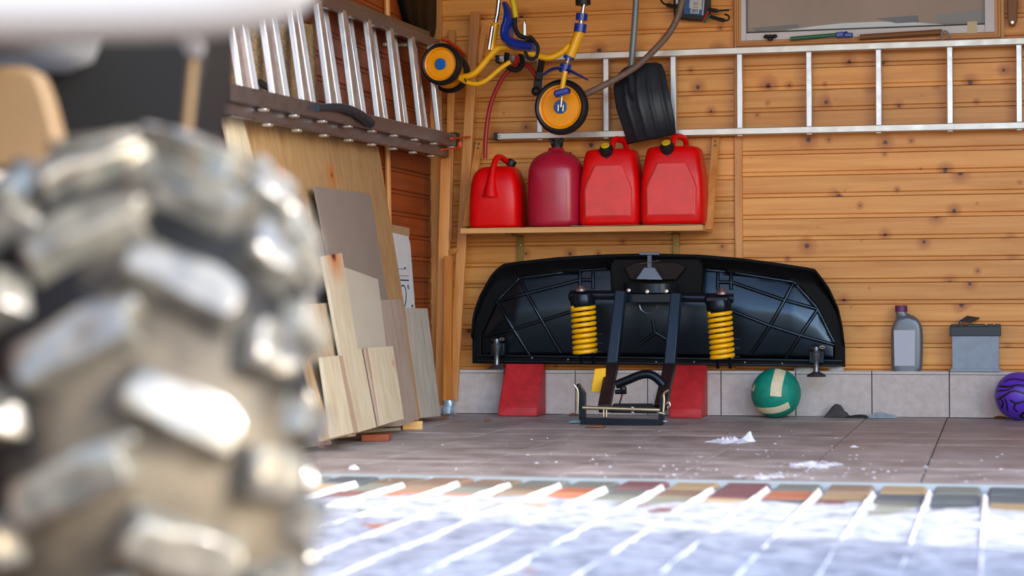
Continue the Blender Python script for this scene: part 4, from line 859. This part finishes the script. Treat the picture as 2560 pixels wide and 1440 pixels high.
tb([(1250, -30), (1244, 30), (1240, 50)], 5.5, CHROME, 'push_rod', TY-.01); tb([(1240, 50), (1239.5, 57)], 5, CHROME, 'push_rod_ferrule', TY-.01)
tb([(1450, 78), (1425, 142)], 13, YEL, 'head_tube')
for p, q, r, mt, nm in (((1452, 60), (1449, 81), 15.5, BLU, 'lower_collar'), ((1455, 34), (1453, 51), 14.5, BLU, 'upper_collar'), ((1460, 10), (1452, 60), 5.5, CHROME, 'stem'), ((1456, -30), (1458, 12), 19, BLK, 'handlebar_pad'), ((1423, 140), (1421, 147), 14, BLU, 'head_ring')): tb([p, q], r, mt, nm, n=20)
sa, sb = onY(1421, 147, TY), onY(1416, 164, TY); ax = (sb-sa).normalized(); x_ = ax.orthogonal().normalized(); y_ = ax.cross(x_); R_ = mpx(9.5, sa)
MB().tube([sa+ax*((sb-sa).length*k/64)+(x_*math.cos(k*.393)+y_*math.sin(k*.393))*R_ for k in range(65)], .0022, 6).build('steering_spring', ZINC, trk)
tb([(1421, 147), (1416, 164)], 6, CHROME, 'spring_core'); tb([(1415, 161), (1411, 182)], 14, BLU, 'fork_crown', n=20)
for Y in (TY-.045, TY+.045):
    tb([(1413, 178), (1404, 228)] if Y < TY else [(1413, 178), (1402, 262)], 7, YEL, 'fork_leg', Y)
for pts, w_ in (([(1410, 172), (1390, 171), (1372, 178), (1358, 188)], 1), ([(1424, 176), (1440, 184), (1456, 192), (1470, 200)], 1)):
    P = Yp(pts, TY); m = MB()
    sp_ = smoothpts(P, 5)
    m.tube(sp_, [mpx(5, P[0])*(1-.6*i/(len(sp_)-1)) for i in range(len(sp_))], 10, nrm=(0, 1, 0), sq=5).build('mudguard', BLU, trk, smooth=60)
tb([(1390, 231), (1396, 240)], 8, BLU, 'pedal_core', TY-.09)
MB().bar(onY(1388, 236, TY-.10), onY(1424, 226, TY-.10), .05, mpx(15, fc_), up=(0, 0, 1)).build('pedal', BLU, trk, bevel=.006)
tb([(1405, 240), (1402, 268)], 2.8, CHROME, 'crank', TY-.07)
for x in (1396, 1408): tb([(x, 262), (x-1, 278)], 2.6, ZINC, 'axle_bracket', TY-.035)
tb([(1402, 240), (1404, 230), (1411, 182)], 6, YEL, 'front_stay', TY-.05) if False else None
# seat: one moulded shell swept along its profile
pts = Yp([(1262, 8), (1272, 32), (1275, 55), (1268, 78), (1270, 98), (1288, 112), (1315, 117), (1340, 119)], TY); sp_ = smoothpts(pts, 6)
MB().tube(sp_, [mpx(lerp([(0, 6), (.25, 14), (.5, 14), (.7, 15), (.95, 13), (1, 8)], i/(len(sp_)-1)), pts[0]) for i in range(len(sp_))], 18, nrm=(0, 1, 0), sq=3.6).build('seat', BLU, trk, smooth=60)
tb([(1276, -20), (1284, 12), (1289, 44)], 7, M('yellow_green_pad', (222, 196, 20), .4), 'seat_back_pad', TY-.05)
tb([(1287, 46), (1288, 70), (1298, 88), (1320, 97), (1335, 102)], 6, BLKS, 'seat_pad', TY-.03)
tb([(1330, 96), (1345, 118), (1340, 143), (1322, 146), (1312, 128)], 4.5, BLKS, 'belt_loop', TY-.09)
tb([(1312, 100), (1326, 92), (1336, 104)], 4, BLKS, 'belt_loop', TY-.10)
# strap, hook, hose
tag(MB().tube(smoothpts(Yp([(1310, 92), (1310, 62), (1311, 52), (1313, 62), (1313, 90)], -.06)), .0055, 10).build('wall_hook', CHROME), 'steel wall hook behind the tricycle seat', 'hook')
bst = thing('hanging_strap', onY(1345, 240, -.1), 'black strap with buckles holding the tricycle to the ladder', 'strap')
MB().bar(onY(1356, 140, -.12), onY(1346, 200, -.12), .028, .005, up=(0, -1, 0)).build('webbing', BLKS, bst)
MB().bar(onY(1349, 178, -.13), onY(1348, 200, -.13), .03, .012, up=(0, -1, 0)).build('buckle', BLK, bst, bevel=.003)
MB().bar(onY(1345, 200, -.12), onY(1344, 236, -.12), .034, .014, up=(0, -1, 0)).build('ratchet', BLK, bst, bevel=.004); MB().sphere(onY(1340, 228, -.14), .02, 12, 8).build('ratchet_knob', BLK, bst)
rs = thing('ratchet_strap', onY(1290, 175, -.1), 'dark strap bundle round the ladder end under the tricycle seat', 'strap')
MB().tube(smoothpts(Yp([(1268, 132), (1266, 150), (1272, 168), (1290, 175), (1303, 165), (1306, 148), (1300, 135)], -.12)), .011, 10).build('coil', BLKS, rs)
MB().bar(onY(1293, 140, -.13), onY(1290, 160, -.13), .02, .01, up=(0, -1, 0)).build('red_tongue', M('red_webbing', (196, 24, 30), .6), rs)
tag(MB().tube(smoothpts(Yp([(1213, 396), (1214, 350), (1219, 300), (1229, 255), (1244, 218), (1262, 187), (1285, 168), (1310, 162), (1328, 172), (1340, 192), (1346, 205)], -.10), 8), mpx(5.5, onY(1230, 250, -.10)), 12).build('red_hose', HOSER), 'thin red hose hanging in an arc behind the tricycle', 'hose')
tag(MB().tube(smoothpts(Yp([(1440, 246), (1478, 229), (1520, 208), (1560, 186), (1600, 159), (1640, 121), (1672, 84), (1692, 48), (1704, 10), (1712, -40)], -.245), 8), mpx(8.3, onY(1600, 165, -.245)), 12).build('brown_hose', BRNH), 'stiff brown hose bending up across the shovel handle', 'hose')
# ------------------------------------------------------------------ snow shovel
shv = thing('snow_shovel', onY(1610, 358, -.1), 'charcoal plastic snow shovel with a grey handle, hung in front of the wall ladder', 'shovel')
MB().tube(Yp([(1594, -60), (1586, 70), (1579, 156), (1574, 215)], -.125), mpx(8, onY(1580, 100, -.125)), 14).build('handle', GREYT, shv)
gl = [(0, 1590, 160), (.06, 1562, 168), (.15, 1542, 188), (.28, 1533, 218), (.5, 1540, 270), (.75, 1556, 318), (1, 1569, 361)]
gr = [(0, 1640, 155), (.06, 1655, 161), (.15, 1663, 182), (.28, 1669, 214), (.5, 1678, 256), (.75, 1687, 300), (1, 1690, 336)]
sv = MB(); nu, nv = 48, 36
for j in range(nv+1):
    v = j/nv; xl = lerp([(a, b) for a, b, c in gl], v); yl = lerp([(a, c) for a, b, c in gl], v); xr = lerp([(a, b) for a, b, c in gr], v); yr = lerp([(a, c) for a, b, c in gr], v)
    for i in range(nu+1):
        u = i/nu; rib = sum(math.exp(-((u-c_)/.035)**2) for c_ in (.2, .42, .64, .86))
        fade = min(1, max(0, (v-.08)/.15))*min(1, max(0, (.96-v)/.06))
        bell = math.sin(math.pi*min(1, max(0, v*.9+.05)))
        Y = -.13 - .055*bell - .03*math.sin(math.pi*u) - .0055*rib*fade
        sv.v.append(onY(xl+(xr-xl)*u, yl+(yr-yl)*u, Y))
for j in range(nv):
    for i in range(nu): a = j*(nu+1)+i; sv.f.append([a, a+1, a+nu+2, a+nu+1])
o = sv.build('scoop', SHOV, shv, smooth=80); sm = o.modifiers.new('thick', 'SOLIDIFY'); sm.thickness = .005; sm.offset = -1
MB().tube([onY(1576, 185, -.20), onY(1580, 232, -.225), onY(1586, 256, -.2)], [.017, .016, .006], 12).build('socket', SHOV, shv)
# ------------------------------------------------------------------ bungee cord pack beside the window
bp = thing('bungee_pack', onY(1750, 50, -.05), 'pack of bungee cords with a blue label and black hooks left of the window', 'bungee cords')
def bx(px, Y, d, mat, nm, bev=.002): return MB().prism(Yp(px, Y), (0, d, 0)).build(nm, mat, bp, bevel=bev, smooth=0)
bx([(1682, -60), (1776, -60), (1774, 30), (1760, 52), (1722, 50), (1684, 44)], -.05, .04, BLK, 'cord_bundle', .006)
bx([(1714, -60), (1763, -60), (1757, 38), (1710, 35)], -.056, .004, M('blue_label', (10, 92, 158), .35), 'label', 0)
bx([(1763, -60), (1766, -60), (1758, 38), (1755, 38)], -.057, .004, WBOX, 'label_edge', 0)
bx([(1728, -60), (1758, -60), (1754, 24), (1723, 20)], -.0575, .002, WBOX, 'label_print_panel', 0); bx([(1727, 19), (1749, 22), (1747, 34), (1725, 33)], -.0575, .002, WBOX, 'barcode_panel', 0)
for i, x in enumerate((1729, 1732, 1734, 1736.5, 1739, 1742, 1744)): bx([(x, 22.5), (x+(1.2 if i % 2 else .8), 22.6), (x+(.9 if i % 2 else .5), 31.6), (x-.3, 31.4)], -.0585, .001, STRIPEK, 'barcode_bar', 0)
for y in (6, 10, 17): bx([(1733, y), (1745, y+.6), (1745, y+2), (1733, y+1.4)], -.0585, .001, M('grey_print', (110, 112, 116), .6) if y == 6 else bpy.data.materials['grey_print'], 'print_line', 0)
bx([(1748, 5), (1754, 6), (1753, 16), (1747, 15)], -.0583, .001, TAPE, 'print_spot', 0)
bx([(1686, -50), (1698, -50), (1695, 8), (1690, 10)], -.058, .004, WBOX, 'white_tag', 0)
for pts, mt, r in (([(1690, 22), (1694, 27), (1690, 40), (1689, 46)], M('green_cord', (20, 120, 64), .5), 2.6), ([(1699, 6), (1700, 20), (1697, 36), (1694, 48)], M('red_cord', (186, 16, 30), .5), 2.6), ([(1771, 28), (1764, 42), (1756, 56)], bpy.data.materials['red_cord'], 3), ([(1775, 37), (1768, 46), (1762, 58)], bpy.data.materials['green_cord'], 2.6)):
    P = Yp(pts, -.066); MB().tube(smoothpts(P, 4), mpx(r, P[0]), 8).build('cord', mt, bp)
for pts in ([(1690, 18), (1675, 14), (1660, 9), (1652, 0), (1649, -10)], [(1772, 24), (1792, 27), (1812, 26), (1823, 25)], [(1772, 40), (1790, 46), (1810, 51), (1820, 50), (1823, 44), (1819, 38), (1811, 36)]):
    P = Yp(pts, -.055); sp_ = smoothpts(P, 5); MB().tube(sp_, [mpx(5 if i < len(sp_)*.35 else 2.4, P[0]) for i in range(len(sp_))], 8).build('hook', BLK, bp)
# ------------------------------------------------------------------ small litter, snow crumbs
def crumple(px, py, w, h, mat, name, label, cat, n=9, Y=None):
    c = onZ(px, py, .001); m = MB()
    for j in range(n+1):
        for i in range(n+1):
            u, v = i/n-.5, j/n-.5; e = max(0, 1-(2*max(abs(u), abs(v)))**2); x = c.x+u*w; y = c.y+v*w*.7
            m.v.append(Vector((x, y, .002+max(0, h*e*(.55+.9*noise.noise((x*16, y*16, px)))))))
    for j in range(n):
        for i in range(n): a = j*(n+1)+i; m.f.append([a, a+1, a+n+2, a+n+1])
    o = m.build(name, mat, smooth=50); o.modifiers.new('thick', 'SOLIDIFY').thickness = .0015; return tag(o, label, cat)
crumple(2092, 1043, .10, .06, RAG, 'dark_rag', 'dark grey rag heaped on the floor under the oil bottle', 'rag')
crumple(2145, 1044, .10, .028, BLK, 'black_wrapper', 'crumpled black plastic wrapper beside the grey rag', 'wrapper')
crumple(2200, 1044, .14, .022, FOIL, 'clear_wrapper', 'crumpled clear plastic wrapper along the tiled base', 'wrapper')
crumple(1438, 1057, .045, .012, M('pale_blue_scrap', (150, 206, 222), .6), 'blue_scrap', 'pale blue paper scrap beside the plough mount', 'paper')
for i, (x, y, s_, lb) in enumerate(((1112, 1046, .03, 'dry brown leaf by the foil-wrapped lath foot'), (1220, 1052, .028, 'dry brown leaf on the floor before the corner-side red wedge'), (1432, 1039, .04, 'brown leaf under the plough mount lever'), (2410, 1042, .04, 'dry leaf litter below the battery'), (2500, 1045, .05, 'dry leaves beside the purple ball'), (803, 1122, .02, 'tiny reddish leaf on the floor near the tyre'), (1490, 1068, .07, 'brown leaf litter under the plough mount bar'))):
    crumple(x, y, s_, .012, LEAF, 'dry_leaf', lb, 'leaf', 5)
def heap(px, py, w, h, name, label, seed, z=0):
    c = onZ(px, py, z); m = MB(); n = 40
    for j in range(n+1):
        for i in range(n+1):
            u, v = i/n-.5, j/n-.5; e = max(0, 1-4*(u*u+v*v)); x = c.x+u*w; y = c.y+v*w*1.4
            m.v.append(Vector((x, y, z-.0045+h*e*(.22+.75*noise.fractal((x*26, y*34, seed), .6, 2.2, 4))+.003*e)))
    for j in range(n):
        for i in range(n): a = j*(n+1)+i; m.f.append([a, a+1, a+n+2, a+n+1])
    return tag(m.build(name, SNOW, smooth=60, fix=False), label, 'snow')
heap(1820, 1104, .2, .022, 'snow_clump', 'flat snow clump with a small peak on the floor tiles', 1)
hp2 = onZ(1866, 1103, 0); tag(MB().loft([(hp2.x+.004*k, hp2.y, .012*k-.003, .034*(1-k*.3)**1.4+.002, .03*(1-k*.3)**1.4+.002, 2) for k in range(4)], 7).build('snow_peak', SNOW, smooth=20), 'small pointed snow lump standing on the floor tiles', 'snow')
heap(2035, 1163, .26, .014, 'snow_clump', 'wide thin snow clump near the threshold strip', 2); heap(1905, 1192, .2, .010, 'snow_clump', 'thin snow smear touching the threshold strip', 3)
heap(885, 1172, .04, .025, 'snow_lump', 'small snow lump beside the big tyre at the threshold', 4); heap(2135, 1117, .05, .016, 'snow_lump', 'small snow lump on the tiles below the black wrapper', 5); heap(2325, 1166, .06, .01, 'snow_lump', 'small flat snow lump near the right-hand tile joint', 6)
lz = LEDZ
a = onY(2010, 932, -.06); tag(MB().sphere((a.x, -.06, lz+.004), .035, 14, 8, (1.3, 1, .35)).build('ledge_snow', SNOW), 'flat snow lump on the tiled ledge behind the teal ball', 'snow')
a = onY(2090, 920, -.07); tag(MB().sphere((a.x, -.07, lz+.006), .022, 14, 8, (1.5, 1, .6)).build('ledge_snow', SNOW), 'little snow lump on the ledge at the end of the plough blade', 'snow')
cr = MB(); rnd = random.Random(3)
for k in range(420):
    x = rnd.gauss(1850, 420); y = rnd.uniform(1075, 1200) if k % 3 else rnd.gauss(1180, 14)
    if not (800 < x < 2560 and 1070 < y < 1208): continue
    if y < 1130 and not (1600 < x < 2250) and rnd.random() < .7: continue
    p = onZ(x, y, 0); s_ = rnd.choice((.0015, .002, .002, .003, .005)); cr.add([p+Vector((s_*math.cos(t)*rnd.uniform(.6, 1.8), s_*math.sin(t)*1.6, 0)) for t in (0, 1.57, 3.14, 4.71)]+[p+Vector((0, 0, s_*rnd.uniform(.3, .7)))], [[0, 1, 4], [1, 2, 4], [2, 3, 4], [3, 0, 4]])
tag(cr.build('snow_crumbs', SNOW, fix=False, smooth=0), 'loose snow crumbs scattered over the garage floor tiles', 'snow', kind='stuff')
